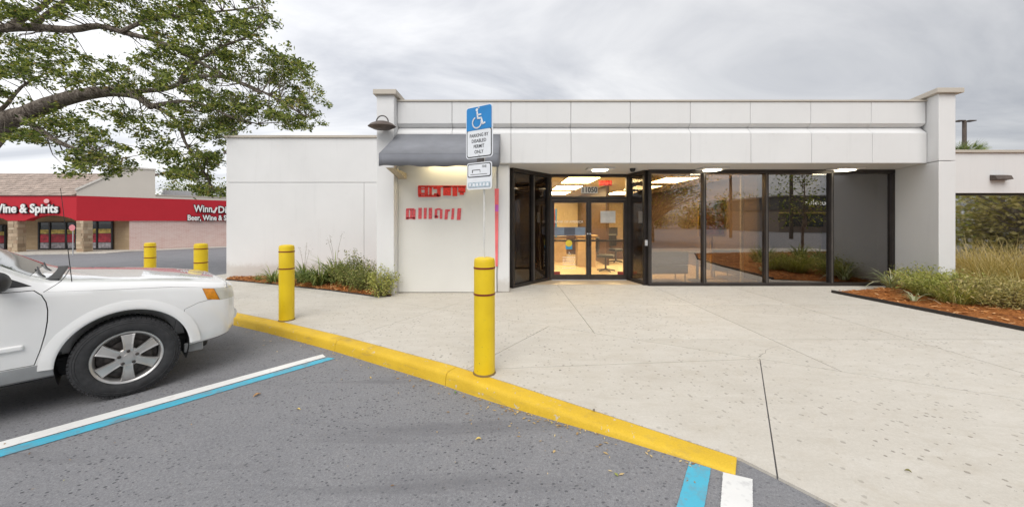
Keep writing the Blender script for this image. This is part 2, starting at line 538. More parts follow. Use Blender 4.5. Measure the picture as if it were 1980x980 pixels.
asphalt = m_asphalt(); concrete = m_concrete(); kerb_y = m_kerb()
line_white = m_paint('line_white', (0.80, 0.80, 0.78), 0.40, (0.42, 0.42, 0.42), 11.0)
line_blue = m_paint('line_blue', (0.075, 0.44, 0.60), 0.85)
stucco = m_stucco('stucco_white', (0.72, 0.72, 0.715), 0.18, 0.20)
stucco_d = m_stucco('precast_panel', (0.70, 0.70, 0.695), 0.30, 0.22)
coping = m_stucco('coping_beige', (0.52, 0.475, 0.41), 0.35, 0.35)
soffit_m = m_stucco('soffit', (0.66, 0.645, 0.62), 0.18, 0.0)
panel_m = plain('panel_white', (0.70, 0.69, 0.65), 0.45, var=0.03, scale=1.5)
frame_m = plain('bronze_aluminium', (0.060, 0.052, 0.048), 0.38, 0.6, var=0.2, scale=3)
frame_l = plain('bronze_mullion_face', (0.14, 0.125, 0.115), 0.4, 0.6, var=0.2, scale=3)
awn_m = plain('awning_canvas', (0.20, 0.207, 0.225), 0.8, var=0.12, scale=2.5, bump=0.25)
bark = m_bark(); mulch = m_mulch(); paint = m_carpaint()
def m_bollard():
    t = NT('bollard_yellow'); p = t.pos()
    base = t.ramp(t.noise(p, 3.0, 5), [(0.3, (0.68, 0.475, 0.010)), (0.7, (0.79, 0.57, 0.015))])
    sc = t.ramp(t.noise(t.mapv(p, (14, 14, 2.0)), 1.6, 6, 0.75), [(0.62, 0.0), (0.74, 0.45)])
    base = t.mix(sc, base, (0.50, 0.36, 0.06))
    ch = t.ramp(t.noise(p, 22, 3, 0.8), [(0.675, 0.0), (0.70, 0.80)])
    base = t.mix(ch, base, (0.20, 0.15, 0.06))
    t.bump(t.noise(p, 40, 4), 0.12, 0.004)
    return t.done(base, t.ramp(t.noise(p, 7, 4), [(0.3, 0.34), (0.7, 0.55)]), 0, 0.45)
yellow = m_bollard()
redtape = plain('dark_red_tape', (0.17, 0.018, 0.012), 0.4)
black = plain('black_plastic', (0.018, 0.018, 0.019), 0.5)
tyre_m = plain('tyre_rubber', (0.032, 0.032, 0.034), 0.82, var=0.3, scale=22, bump=0.3)
alloy = plain('alloy', (0.56, 0.545, 0.53), 0.34, 0.75, var=0.10, scale=12)
darkmetal = plain('dark_metal', (0.09, 0.08, 0.075), 0.5, 0.7, var=0.4, scale=25)
cladding = plain('grey_cladding', (0.33, 0.335, 0.34), 0.6, var=0.15, scale=5)
galv = plain('galvanised', (0.52, 0.53, 0.54), 0.45, 0.6, var=0.12, scale=14)
sign_w = plain('sign_white', (0.74, 0.76, 0.78), 0.4, var=0.05)
sign_b = plain('sign_blue', (0.012, 0.21, 0.52), 0.4, var=0.08)
sign_k = plain('sign_black', (0.02, 0.02, 0.022), 0.45)
bronze = plain('bronze_fixture', (0.11, 0.085, 0.07), 0.5, 0.3, var=0.25)
red_sign = plain('red_marking', (0.68, 0.035, 0.022), 0.5, var=0.35, scale=30)
pink_sign = plain('pink_marking', (0.68, 0.085, 0.10), 0.5, var=0.4, scale=30)

# ================================================================== the setting
# ---- parking lot: one sheet to the horizon, finer near the camera
def axis(lo, hi, fine, step):
    a = list(np.arange(-fine, fine + 1e-6, step))
    s, v = step, fine
    while v < hi:
        s *= 1.35; v += s; a.append(min(v, hi))
    s, v = step, -fine
    while v > lo:
        s *= 1.35; v -= s; a.insert(0, max(v, lo))
    return a
ax, ay = axis(-600, 600, 14, 0.4), axis(-600, 600, 14, 0.4)
mb = MB()
vs_ = [(x, y, lot_z(x, y)) for x in ax for y in ay]
ny = len(ay)
mb.add(vs_, [(i * ny + j, (i + 1) * ny + j, (i + 1) * ny + j + 1, i * ny + j + 1) for i in range(len(ax) - 1) for j in range(ny - 1)], True)
tag(mb.build('parking_lot', asphalt, sharp=180), kind='structure')

# ---- sidewalk: slabs cut along the joints that the photograph shows
KERB_IN = [Vector(p) for p in ((1.477, 2.242), (0.071, 3.239), (-0.592, 3.694), (-2.17, 4.625), (-4.715, 6.0), (-9.2, 8.44), (-9.65, 8.85), (-9.7, 9.4), (-9.2, 10.5))]
walk = [(p.x, p.y) for p in KERB_IN] + [(-9.0, 11.5), (17, 11.5), (17, -3.2), (6.9, -3.2), (1.737, 1.86)]
def cut(poly, p, q):
    """split a polygon by the line p-q: (left, right)"""
    def side(a): return (q[0] - p[0]) * (a[1] - p[1]) - (q[1] - p[1]) * (a[0] - p[0])
    L, Rr = [], []
    for i, a in enumerate(poly):
        b = poly[(i + 1) % len(poly)]
        sa, sb = side(a), side(b)
        if sa >= 0: L.append(a)
        if sa <= 0: Rr.append(a)
        if sa * sb < 0:
            t = sa / (sa - sb)
            c = (a[0] + (b[0] - a[0]) * t, a[1] + (b[1] - a[1]) * t)
            L.append(c); Rr.append(c)
    return (L if len(L) > 2 else None), (Rr if len(Rr) > 2 else None)
def area(p): return 0.5 * sum(p[i][0] * p[(i + 1) % len(p)][1] - p[(i + 1) % len(p)][0] * p[i][1] for i in range(len(p)))
def inset(poly, d):
    if area(poly) < 0: poly = poly[::-1]
    q = []
    for a in poly:
        if not q or math.hypot(a[0] - q[-1][0], a[1] - q[-1][1]) > 1e-3: q.append(a)
    if math.hypot(q[0][0] - q[-1][0], q[0][1] - q[-1][1]) < 1e-3: q.pop()
    n, out = len(q), []
    for i in range(n):
        a, b, c = Vector(q[i - 1]), Vector(q[i]), Vector(q[(i + 1) % n])
        e1, e2 = (b - a).normalized(), (c - b).normalized()
        n1, n2 = Vector((-e1.y, e1.x)), Vector((-e2.y, e2.x))
        m = n1 + n2
        if m.length < 1e-4: m = n1
        m = m.normalized(); k = d / max(0.35, m.dot(n1))
        out.append((b.x + m.x * k, b.y + m.y * k))
    return out
dA, dB = (0.56, 5.08), (4.37, 2.98)
pieces = []
up, low = cut(walk, dA, dB)
lb, lr = cut(low, (-0.16, 4.0), (0.576, 5.08))
l1, l3 = cut(lr, (1.54, 2.01), (2.756, 3.87))
c1, c2 = cut(l1, (-0.14, 3.61), (2.756, 3.87))
pieces += [(p, 0.0045) for p in (c1, c2, l3) if p]
u1, u2 = cut(up, (1.15, 0), (1.15, 9))
u2a, u2 = cut(u2, (3.35, 0), (3.35, 9))
u2b, u2c = cut(u2, (5.1, 0), (5.15, 9))
for c in (u2a, u2b, u2c):
    for yy in (6.34, 4.5):
        if c is None: break
        a, c = cut(c, (0, yy), (9, yy))
        if a: pieces.append((a, 0.0046))
    if c: pieces.append((c, 0.0046))
for c in (u1, lb):
    for p, q in (((-2.07, 4.63), (-1.27, 5.97)), ((-5.2, 6.26), (-4.3, 7.75))):
        if c is None: break
        a, c2_ = cut(c, q, p)
        if a: pieces.append((a, 0.003))
        c = c2_
    if c: pieces.append((c, 0.003))
sidewalk = tag(empty('sidewalk'), kind='structure')
CR0, CR1 = (-3.38, 5.38), (-3.38 + 0.515, 5.38 + 0.857)      # the line where the lot starts to fall away
def slab(poly, gap):
    poly = inset(poly, gap)
    mb = MB()
    for part in cut(poly, CR0, CR1):
        if part is None: continue
        if area(part) < 0: part = part[::-1]
        top = [(x, y, gslope(x, y)) for x, y in part]
        n = len(top)
        mb.add(top + [(x, y, z - 0.11) for x, y, z in top], [tuple(range(n))] + [(i, n + i, n + (i + 1) % n, (i + 1) % n) for i in range(n)])
    return mb.build('concrete_slab', concrete, sidewalk)
for poly, gap in pieces: slab(poly, gap)
# the wandering crack that leaves the joint corner
mb = MB()
crk = [P(x, y, 0.0008) for x, y in ((1467, 690), (1474, 684), (1480, 682), (1481, 676), (1487, 674), (1497, 670), (1508, 668))]
for i in range(len(crk) - 1):
    a, b = crk[i], crk[i + 1]; n = Vector((-(b - a).y, (b - a).x, 0)).normalized() * (0.0024 * (1 - i / 8))
    mb.add([a - n, b - n * 0.8, b + n * 0.8, a + n], [(0, 1, 2, 3)])
crack_m = plain('crack_dark', (0.10, 0.085, 0.07), 0.9)
mb.build('crack', crack_m, sidewalk)

# ---- yellow kerb, in cast lengths
kerb = tag(empty('kerb'), kind='structure')
KL = [0.0]
for a, b in zip(KERB_IN, KERB_IN[1:]): KL.append(KL[-1] + (b - a).length)
def kerb_at(u):
    for i in range(len(KL) - 1):
        if u <= KL[i + 1] or i == len(KL) - 2:
            t = (u - KL[i]) / (KL[i + 1] - KL[i])
            a, b = KERB_IN[i], KERB_IN[i + 1]
            d = (b - a).normalized()
            if i + 2 < len(KERB_IN):
                d = d.lerp((KERB_IN[i + 2] - b).normalized(), 0.5 * max(0, t)).normalized()
            if i > 0:
                d = d.lerp((a - KERB_IN[i - 1]).normalized(), 0.5 * max(0, 1 - t)).normalized()
            return a.lerp(b, t), Vector((-d.y, d.x)).normalized()
brk = [0.02, 2.47, 4.30, 6.15, 8.0, 10.0, 12.0, 13.4, KL[-1]]
prof = [(0.002, -0.002), (0.115, 0.0), (0.140, -0.006), (0.158, -0.020), (0.168, -0.045), (0.182, None)]
for u0, u1 in zip(brk, brk[1:]):
    u0 += 0.003; u1 -= 0.003
    n = max(2, int((u1 - u0) / 0.2))
    mb = MB(); rows = []
    for i in range(n + 1):
        p, nn = kerb_at(u0 + (u1 - u0) * i / n)
        for off, dz in prof:
            q = p + nn * off
            g = gslope(q.x, q.y)
            lz = lot_z(q.x, q.y) - 0.03
            z = lz if dz is None else max(g + dz * min(1.0, (g - lz) / 0.13), lz)
            rows.append((q.x, q.y, z))
        q = p + nn * 0.002
        rows.append((q.x, q.y, lot_z(q.x, q.y) - 0.03))
    k = len(prof) + 1
    fs = [(i * k + j, i * k + (j + 1) % k, (i + 1) * k + (j + 1) % k, (i + 1) * k + j) for i in range(n) for j in range(k)]
    fs += [tuple(range(k))[::-1], tuple(range(n * k, n * k + k))]
    mb.add(rows, fs, True)
    mb.build('kerb_section', kerb_y, kerb, sharp=50)

# ---- painted bay lines
def stripe(name, px, mat, label):
    """ribbon between two pixel edges (a0-a1 one side, b0-b1 the other), laid on the lot"""
    a0, a1, b0, b1 = [PG(x, y, lot_z) for x, y in px]
    mb = MB(); n = 90; vs = []
    for i in range(n + 1):
        t = i / n
        for e0, e1 in ((a0, a1), (b0, b1)):
            p = e0.lerp(e1, t); w = random.uniform(-0.006, 0.006)
            vs.append((p.x + w, p.y + w, lot_z(p.x, p.y) + 0.005))
    mb.add(vs, [(2 * i, 2 * i + 1, 2 * i + 3, 2 * i + 2) for i in range(n)])
    o = mb.build(name, mat)
    return tag(o, label, None, None, 'structure')
def ext(a, b, k): return (a[0] + (b[0] - a[0]) * k, a[1] + (b[1] - a[1]) * k)
wa, wb_ = (624, 685), (0, 855); xa, xb = (631, 690), (0, 869); ba, bb = (648, 693.5), (0, 884)
stripe('painted_line', [wa, ext(wa, wb_, 1.3), xa, ext(xa, xb, 1.3)], line_white, 'white bay line beside the parked car')
stripe('painted_line', [(634, 691), ext((634, 691), (0, 870.5), 1.3), ba, ext(ba, bb, 1.3)], line_blue, 'blue line along the white bay line beside the car')
stripe('painted_line', [(1333, 893), (1300, 1010), (1375, 905), (1357, 1010)], line_blue, 'short blue line at the low end of the yellow kerb')
stripe('painted_line', [(1398, 913), (1391, 1010), (1455, 928), (1456, 1010)], line_white, 'short white line at the low end of the yellow kerb')

# ---- mulch beds
def bed(outline, label, hump=0.07, step=0.10, nchips=5000, edge=True):
    """mounded bark bed with loose chips on it"""
    root = tag(empty('mulch_bed'), kind='structure')
    root['label'] = label
    poly = outline if area(outline) > 0 else outline[::-1]
    def inside(x, y):
        c = False
        for i in range(len(poly)):
            (x0, y0), (x1, y1) = poly[i - 1], poly[i]
            if (y0 > y) != (y1 > y) and x < (x1 - x0) * (y - y0) / (y1 - y0) + x0: c = not c
        return c
    def edist(x, y):
        m = 9.0
        for i in range(len(poly)):
            a, b, p = Vector(poly[i - 1]), Vector(poly[i]), Vector((x, y))
            t = max(0, min(1, (p - a).dot(b - a) / (b - a).length_squared)); m = min(m, (a + (b - a) * t - p).length)
        return m
    def hz(x, y):
        d = edist(x, y) if inside(x, y) else 0
        return gslope(x, y) + 0.012 + hump * (1 - math.exp(-d * 3.0)) + 0.010 * math.sin(x * 7.3) * math.sin(y * 6.1)
    bm = bmesh.new()
    vs = [bm.verts.new((x, y, 0)) for x, y in poly]
    bm.faces.new(vs)
    xs = [p[0] for p in poly]; ys = [p[1] for p in poly]
    st = max(step, 0.1)
    for x in np.arange(min(xs) + st, max(xs), st):
        bmesh.ops.bisect_plane(bm, geom=bm.verts[:] + bm.edges[:] + bm.faces[:], plane_co=(x, 0, 0), plane_no=(1, 0, 0))
    for y in np.arange(min(ys) + st, max(ys), st):
        bmesh.ops.bisect_plane(bm, geom=bm.verts[:] + bm.edges[:] + bm.faces[:], plane_co=(0, y, 0), plane_no=(0, 1, 0))
    for v in bm.verts: v.co.z = hz(v.co.x, v.co.y)
    bmesh.ops.recalc_face_normals(bm, faces=bm.faces)
    me = bpy.data.meshes.new('soil'); bm.to_mesh(me); bm.free()
    for p in me.polygons: p.use_smooth = True
    link('soil', me, mulch, root)
    pts = []
    while len(pts) < nchips:
        x, y = random.uniform(min(xs), max(xs)), random.uniform(min(ys), max(ys))
        if inside(x, y): pts.append((x, y, hz(x, y) + 0.006))
    V, Q = [], []
    for i, (x, y, z) in enumerate(pts):
        a = random.uniform(0, 6.28); l, w = random.uniform(0.012, 0.055), random.uniform(0.005, 0.014)
        dx, dy = math.cos(a) * l, math.sin(a) * l; ex, ey = -math.sin(a) * w, math.cos(a) * w
        t1, t2 = random.uniform(-0.012, 0.02), random.uniform(-0.012, 0.02)
        V += [(x - dx - ex, y - dy - ey, z + t1), (x - dx + ex, y - dy + ey, z + t1 + 0.004), (x + dx + ex, y + dy + ey, z + t2 + 0.004), (x + dx - ex, y + dy - ey, z + t2)]
        Q.append((4 * i, 4 * i + 1, 4 * i + 2, 4 * i + 3))
    o = link('bark_chips', raw_mesh('bark_chips', V, Q), chip_m, root)
    tag(o, kind='stuff')
    return hz, inside, root
chip_m = leafmat('bark_chip', [(0.0, (0.12, 0.04, 0.014)), (0.35, (0.36, 0.125, 0.035)), (0.7, (0.56, 0.225, 0.06)), (1.0, (0.62, 0.38, 0.19))], 0.05, 0.85)
bedL = [(-7.95, 9.86), (-6.16, 9.0), (-4.0, 7.87), (-2.62, 7.05), (-2.40, 7.12), (-2.40, 7.3), (-2.6, 10.4), (-8.25, 10.4)]
hzL, inL, _ = bed(bedL, 'orange bark bed along the white wing wall', 0.06, 0.14, 5200)
bedR = [(6.86, 7.46), (7.02, 5.9), (7.12, 4.84), (7.5, 2.6), (8.6, 0.3), (17.5, -0.8), (17.5, 9.4), (8.8, 9.4), (8.75, 8.02)]
hzR, inR, rootR = bed(bedR, 'orange bark bed beside the right pier', 0.09, 0.2, 15000)
mb = MB()
e = [Vector((x, y, 0)) for x, y in bedR[:5]]
for a, b in zip(e, e[1:]): mb.beam(a + Vector((-0.02, 0, 0.02)), b + Vector((-0.02, 0, 0.02)), 0.03, 0.075)
mb.build('edging', plain('edging_black', (0.03, 0.024, 0.02), 0.8), rootR)
mb = MB()
e = [Vector((x, y, gslope(x, y))) for x, y in bedL[:5]]
for a, b in zip(e, e[1:]): mb.beam(a + Vector((0, -0.012, 0.01)), b + Vector((0, -0.012, 0.01)), 0.02, 0.03)
mb.build('edging', MATS['edging_black'], _)

# ================================================================== the bank
YF, YW, YD = 7.39, 8.29, 9.07            # fascia, window wall, door wall
SOF = 2.72
bank = thing('bank_building', 'low white bank branch with dark glass storefront and ribbed panel fascia', 'building', (3.2, 9.0, 0))
def bpart(name, mb, mat, parent=None, **k): return mb.build(name, mat, parent or bank, **k)
# fascia panels, each its own casting: upper band, undercut groove, sloped shoulder, lower band
fx = [-2.36] + [(x - CX) * YF / F for x in (874, 988, 1104, 1219, 1335, 1451, 1568, 1685)] + [8.755]
for i in range(9):
    a, b = fx[i] + 0.0035, fx[i + 1] - 0.0035
    up_ = [(YF, 3.565), (YF, 4.02), (YF + 0.20, 4.02), (YF + 0.20, 3.505), (YF + 0.10, 3.505), (YF + 0.045, 3.53)]
    mb = MB(); mb.prism([(a, y, z) for y, z in up_], (b - a, 0, 0)); bpart('upper_fascia_panel', mb, stucco_d, bevel=0.008)
    lo_ = [(YF - 0.02, 2.73), (YF - 0.02, 3.36), (YF + 0.105, 3.50), (YF + 0.20, 3.50), (YF + 0.20, 2.73)]
    mb = MB(); mb.prism([(a, y, z) for y, z in lo_], (b - a, 0, 0)); bpart('lower_fascia_panel', mb, stucco_d, bevel=0.006)
mb = MB(); mb.box(-2.36, 8.76, YF + 0.201, YF + 0.30, 2.735, 4.0); bpart('fascia_backing', mb, plain('joint_dark', (0.50, 0.49, 0.48), 0.9))
mb = MB(); mb.box(-2.36, 8.77, YF - 0.025, YF + 0.34, 4.022, 4.055); bpart('coping', mb, coping, bevel=0.004)
# soffit, roof
mb = MB(); mb.box(-2.36, 9.2, YF + 0.02, 9.30, SOF, SOF + 0.008 ); bpart('soffit', mb, soffit_m)
mb = MB(); mb.box(-2.7, 9.3, YF + 0.31, 18.0, 3.72, 3.9); bpart('roof', mb, soffit_m)
# left pier and wing
mb = MB(); mb.box(-2.72, -2.363, 7.2, 10.29, -0.15, 4.09); bpart('pier', mb, stucco, bevel=0.012)
mb = MB(); mb.box(-2.77, -2.30, 7.13, 10.28, 4.092, 4.19); bpart('pier_cap', mb, coping, bevel=0.006)
for x0, x1, z0, z1 in ((-8.29, -4.262, -0.5, 2.642), (-4.254, -2.74, -0.5, 2.642), (-8.29, -2.74, 2.654, 3.95)):
    mb = MB(); mb.box(x0, x1, 10.3, 10.5, z0, z1); bpart('wing_wall_panel', mb, stucco, bevel=0.004)
mb = MB(); mb.box(-8.27, -2.7, 10.42, 18, -0.5, 3.94); bpart('wing_block', mb, stucco)
mb = MB(); mb.box(-8.33, -2.73, 10.25, 10.6, 3.952, 4.02); bpart('coping', mb, coping, bevel=0.004)
mb = MB(); mb.box(-8.62, -8.28, 10.6, 10.85, 3.55, 3.62).box(-8.30, -8.25, 10.66, 10.78, 3.4, 3.6); bpart('wall_light', mb, bronze)
# blank panel under the awning, strip pier beside the glass
mb = MB(); mb.box(-2.36, -0.272, 7.45, 9.0, 0.012, SOF - 0.002); bpart('entry_wall_panel', mb, panel_m, bevel=0.006)
mb = MB(); mb.box(-0.262, 0.005, 7.48, 8.2, 0.0, SOF - 0.002); bpart('entry_pier', mb, stucco, bevel=0.03, seg=3)
# right pier with its stepped footprint, gap line at soffit height
foot = [(9.05, 8.31), (8.67, 7.1), (9.01, 7.1), (9.42, 9.6), (9.1, 9.6)]
for z0, z1 in ((-0.1, 2.722), (2.734, 4.085)):
    mb = MB(); mb.prism([(x, y, z0) for x, y in foot], (0, 0, z1 - z0)); bpart('pier', mb, stucco, bevel=0.010)
mb = MB(); mb.prism([(x, y, 4.087) for x, y in ((8.98, 8.40), (8.56, 7.03), (9.10, 7.03), (9.5, 9.6), (9.2, 9.6))], (0, 0, 0.095)); bpart('pier_cap', mb, coping, bevel=0.006)
# right wing with window opening
RW = 9.3
wx0, wx1, wz0, wz1 = 11.70, 15.2, 0.40, 2.26
for x0, x1, z0, z1 in ((9.2, wx0, -0.2, 3.32), (wx1, 18.0, -0.2, 3.32), (wx0, wx1, -0.2, wz0), (wx0, wx1, wz1, 3.32)):
    mb = MB(); mb.box(x0, x1, RW, RW + 0.25, z0, z1); bpart('wing_wall', mb, stucco)
mb = MB(); mb.box(9.0, 18.05, RW - 0.05, RW + 0.35, 3.322, 3.39); bpart('coping', mb, coping, bevel=0.004)
mb = MB(); mb.box(9.3, 17.98, RW + 0.25, 18, 3.0, 3.28); bpart('wing_roof', mb, stucco)
glass_w = glass('glass_wing', (0.25, 0.25, 0.24), 0.72, rough=0.03, wob=0.05)
glass_s = glass('glass_storefront', (0.66, 0.575, 0.45), 0.21, wob=0.02)
glass_d = glass('glass_door', (0.90, 0.84, 0.72), 0.02, wob=0.02)
mb = MB()
for x in (wx0, (wx0 + 2.9) - 0.03, wx1 - 0.06): mb.box(x, x + 0.06, RW + 0.06, RW + 0.14, wz0, wz1)
mb.box(wx0 + 0.06, wx1 - 0.06, RW + 0.06, RW + 0.14, wz0, wz0 + 0.06); mb.box(wx0 + 0.06, wx1 - 0.06, RW + 0.06, RW + 0.14, wz1 - 0.06, wz1)
wf = bpart('window', mb, frame_m)
for x0, x1 in ((wx0 + 0.06, (wx0 + 2.9) - 0.03), ((wx0 + 2.9) + 0.03, wx1 - 0.06)):
    mb = MB(); mb.box(x0, x1, RW + 0.095, RW + 0.101, wz0 + 0.06, wz1 - 0.06); bpart('pane', mb, glass_w, wf)
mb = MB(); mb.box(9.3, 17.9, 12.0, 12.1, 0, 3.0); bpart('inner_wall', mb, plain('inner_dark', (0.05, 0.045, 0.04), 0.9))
lx = D(1928, 344, RW)
mb = MB(); mb.prism([(lx.x - 0.2, RW - 0.002, lx.z - 0.07), (lx.x - 0.2, RW - 0.16, lx.z - 0.05), (lx.x - 0.2, RW - 0.12, lx.z + 0.05), (lx.x - 0.2, RW - 0.002, lx.z + 0.08)], (0.42, 0, 0))
bpart('wall_light', mb, bronze, bevel=0.008)

# storefront frames: head, sill, mullions and panes as single parts
def bay_wall(p0, p1, cuts, z0, z1, gl, fw=0.075, fd=0.12, face=True):
    """glazed wall from p0 to p1; cuts are fractions where mullions stand"""
    a, b = Vector((*p0, 0)), Vector((*p1, 0))
    d = (b - a).normalized(); n = Vector((d.y, -d.x, 0))
    L = (b - a).length
    M = Matrix((d, n, Vector((0, 0, 1)))).transposed().to_4x4(); M.translation = a
    def bar(name, x0, x1, za, zb, dd=fd, mat=frame_m, off=0.0):
        mb = MB(); mb.box(x0, x1, -dd / 2 + off, dd / 2 + off, za, zb, M)
        return bpart(name, mb, mat, bevel=0.004)
    xs = [c * L for c in cuts]
    bar('window_sill', 0, L, z0, z0 + 0.07, fd + 0.016)
    bar('window_head', 0, L, z1 - 0.09, z1, fd + 0.016)
    for x in xs: bar('mullion', x - fw / 2 if 0 < x < L else (x if x <= 0 else x - fw), (x + fw / 2) if 0 < x < L else (x + fw if x <= 0 else x), z0 + 0.07, z1 - 0.09)
    if face:
        for x in xs[1:-1]: bar('mullion_cap', x - 0.03, x - 0.004, z0 + 0.072, z1 - 0.092, 0.02, frame_l, fd / 2 + 0.010)
    for x0, x1 in zip(xs, xs[1:]):
        mb = MB(); mb.box(x0 + fw / 2, x1 - fw / 2, -0.004, 0.004, z0 + 0.065, z1 - 0.085, M)
        bpart('pane', mb, gl)
    return M, L
wxs = [(x - CX) * YW / F for x in (1252, 1360, 1480, 1605, 1722)]
L0, L1 = wxs[0], 9.04
bay_wall((L0, YW), (L1, YW), [0] + [(x - L0) / (L1 - L0) for x in wxs[1:4]] + [1.0], 0.0, SOF, glass_s)
bay_wall((3.075, YD - 0.02), (L0 - 0.01, YW + 0.03), [0, 1.0], 0.0, SOF, glass_s)
glass_l = glass('glass_entry_side', (0.40, 0.37, 0.33), 0.04)
bay_wall((0.03, 7.97), (1.0, YD - 0.03), [0, 0.54, 1.0], 0.0, SOF, glass_l)
# door wall: jambs, transom, two leaves
def fbox(name, x0, x1, z0, z1, y0=YD - 0.06, y1=YD + 0.06, mat=frame_m, parent=None, bevel=0.004):
    mb = MB(); mb.box(x0, x1, y0, y1, z0, z1); return bpart(name, mb, mat, parent, bevel=bevel)
fbox('door_frame', 1.0, 1.085, 0, SOF); fbox('door_frame', 3.0, 3.08, 0, SOF)
fbox('door_frame', 1.087, 2.998, SOF - 0.075, SOF); fbox('door_frame', 1.087, 2.998, 2.06, 2.145)
fbox('threshold', 1.087, 2.998, 0.0, 0.018, YD - 0.09, YD + 0.09, galv)
mb = MB(); mb.box(1.085, 3.0, YD - 0.004, YD + 0.004, 2.145, SOF - 0.075); bpart('transom_pane', mb, glass_d)
for x0, x1, hs in ((1.09, 2.037, 1), (2.043, 2.996, -1)):
    mb = MB(); st = 0.062
    y0, y1 = YD - 0.045, YD + 0.02
    mb.box(x0, x0 + st, y0, y1, 0.022, 2.055); mb.box(x1 - st, x1, y0, y1, 0.022, 2.055)
    mb.box(x0 + st, x1 - st, y0, y1, 0.022, 0.145); mb.box(x0 + st, x1 - st, y0, y1, 1.985, 2.055)
    dr = bpart('door', mb, frame_m)
    mb = MB(); mb.box(x0 + st, x1 - st, YD - 0.014, YD - 0.006, 0.145, 1.985); bpart('pane', mb, glass_d, dr)
    mb = MB(); mb.box(x0 + st, x1 - st, YD + 0.03, YD + 0.075, 0.985, 1.035); bpart('push_bar', mb, black, dr)
    hx = x1 - 0.03 if hs > 0 else x0 + 0.03
    mb = MB(); mb.tube([(hx, YD - 0.045, 0.86), (hx, YD - 0.10, 0.87), (hx, YD - 0.10, 1.10), (hx, YD - 0.045, 1.11)], 0.011, 8); bpart('handle', mb, darkmetal, dr)
    mb = MB(); cx_ = hx - hs * 0.012; mb.lathe([(0.0, 0.0), (0.022, 0.0), (0.022, 0.012), (0.0, 0.014)], 16, Matrix.Translation((hx, YD - 0.045, 1.19)) @ Matrix.Rotation(R(90), 4, 'X')); bpart('lock', mb, galv, dr)
YG = YD - 0.017
dk = plain('decal_white', (0.75, 0.75, 0.73), 0.5); bl = plain('decal_blue_grey', (0.22, 0.27, 0.34), 0.5)
def decal(name, x0, y0, x1, y1, mat, Y=YG, parent=None):
    a, b = D(x0, y1, Y), D(x1, y0, Y)
    mb = MB(); mb.box(a.x, b.x, Y - 0.002, Y, a.z, b.z); return bpart(name, mb, mat, parent)
decal('notice_band', 1072, 439, 1132, 455, bl); decal('notice', 1091, 440, 1112, 454, plain('notice_dark', (0.10, 0.11, 0.14), 0.5), YG - 0.004)
decal('paper_notice', 1161, 408, 1190, 431, plain('paper', (0.62, 0.60, 0.56), 0.6))
decal('red_label', 1071, 525, 1083, 533, plain('label_red', (0.28, 0.04, 0.03), 0.5)); decal('red_label', 1194, 525, 1206, 533, MATS['label_red'])
c = D(1100, 472, YG)
mb = MB(); mb.lathe([(0, 0), (0.085, 0), (0.085, 0.003), (0, 0.003)], 24, Matrix.Translation((c.x, YG - 0.004, c.z + 0.02)) @ Matrix.Rotation(R(90), 4, 'X')); bpart('sticker', mb, plain('sticker_yellow', (0.80, 0.62, 0.05), 0.4))
mb = MB(); mb.box(c.x - 0.085, c.x + 0.085, YG - 0.004, YG - 0.001, c.z - 0.13, c.z - 0.015); bpart('sticker', mb, plain('sticker_blue', (0.05, 0.32, 0.55), 0.4))
place_text(text_mesh('BANK OF AMERICA', 0.085, 0.003), D(1100, 429, YG - 0.003), (1, 0, 0), (0, 0, 1), bank, dk)
for yy in (497.5, 502, 506, 511, 518):
    # the small print on the glass is unreadable in the photograph: short white dashes stand in for its lines
    a = D(1088, yy, YG); mb = MB(); x = a.x
    while x < a.x + 0.30:
        l = random.uniform(0.015, 0.06); mb.box(x, x + l, YG - 0.002, YG, a.z - 0.010, a.z + 0.010); x += l + 0.014
    bpart('fine_print', mb, dk)
def wheelchair(origin, right, up, h, parent, mat, depth=0.004, mirror=1):
    """the access symbol: head, trunk and seat line, wheel arc, leg and foot"""
    r, u = Vector(right).normalized() * mirror, Vector(up).normalized(); n = r.cross(u).normalized()
    if mirror < 0: n = -n
    def pt(x, y): return Vector(origin) + r * (x * h) + u * (y * h)
    mb = MB()
    def disc(cx, cy, rad, k=16):
        mb.prism([pt(cx + rad * math.cos(2 * math.pi * i / k), cy + rad * math.sin(2 * math.pi * i / k)) for i in range(k)], n * depth)
    def stroke(pts, wd):
        for a, b in zip(pts, pts[1:]):
            d = Vector((b[0] - a[0], b[1] - a[1])).normalized(); q = Vector((-d.y, d.x)) * wd / 2; e = d * wd * 0.3
            mb.prism([pt(a[0] - e.x - q.x, a[1] - e.y - q.y), pt(b[0] + e.x - q.x, b[1] + e.y - q.y), pt(b[0] + e.x + q.x, b[1] + e.y + q.y), pt(a[0] - e.x + q.x, a[1] - e.y + q.y)], n * depth)
    disc(-0.08, 0.44, 0.075)
    stroke([(-0.06, 0.33), (-0.03, 0.02), (0.18, 0.02), (0.28, -0.28), (0.40, -0.24)], 0.085)
    stroke([(-0.045, 0.19), (0.16, 0.19)], 0.07)
    arc = [(-0.08 + 0.27 * math.cos(t), -0.18 + 0.27 * math.sin(t)) for t in np.linspace(R(118), R(372), 18)]
    stroke(arc, 0.07)
    return mb.build('access_symbol', mat, parent)
wheelchair(D(1101, 490, YG - 0.003), (1, 0, 0), (0, 0, 1), 0.09, bank, dk)
c = D(1139.5, 367.5, YD - 0.008)
mb = MB(); mb.box(c.x - 0.215, c.x + 0.215, YD - 0.009, YD - 0.006, c.z - 0.085, c.z + 0.085); pl_ = bpart('number_plate', mb, plain('plate_white', (0.72, 0.71, 0.68), 0.5))
place_text(text_mesh('11050', 0.19, 0.004, sx=0.84, spacing=1.02, bold=0.004), c + Vector((0, -0.004, -0.002)), (1, 0, 0), (0, 0, 1), pl_, sign_k)
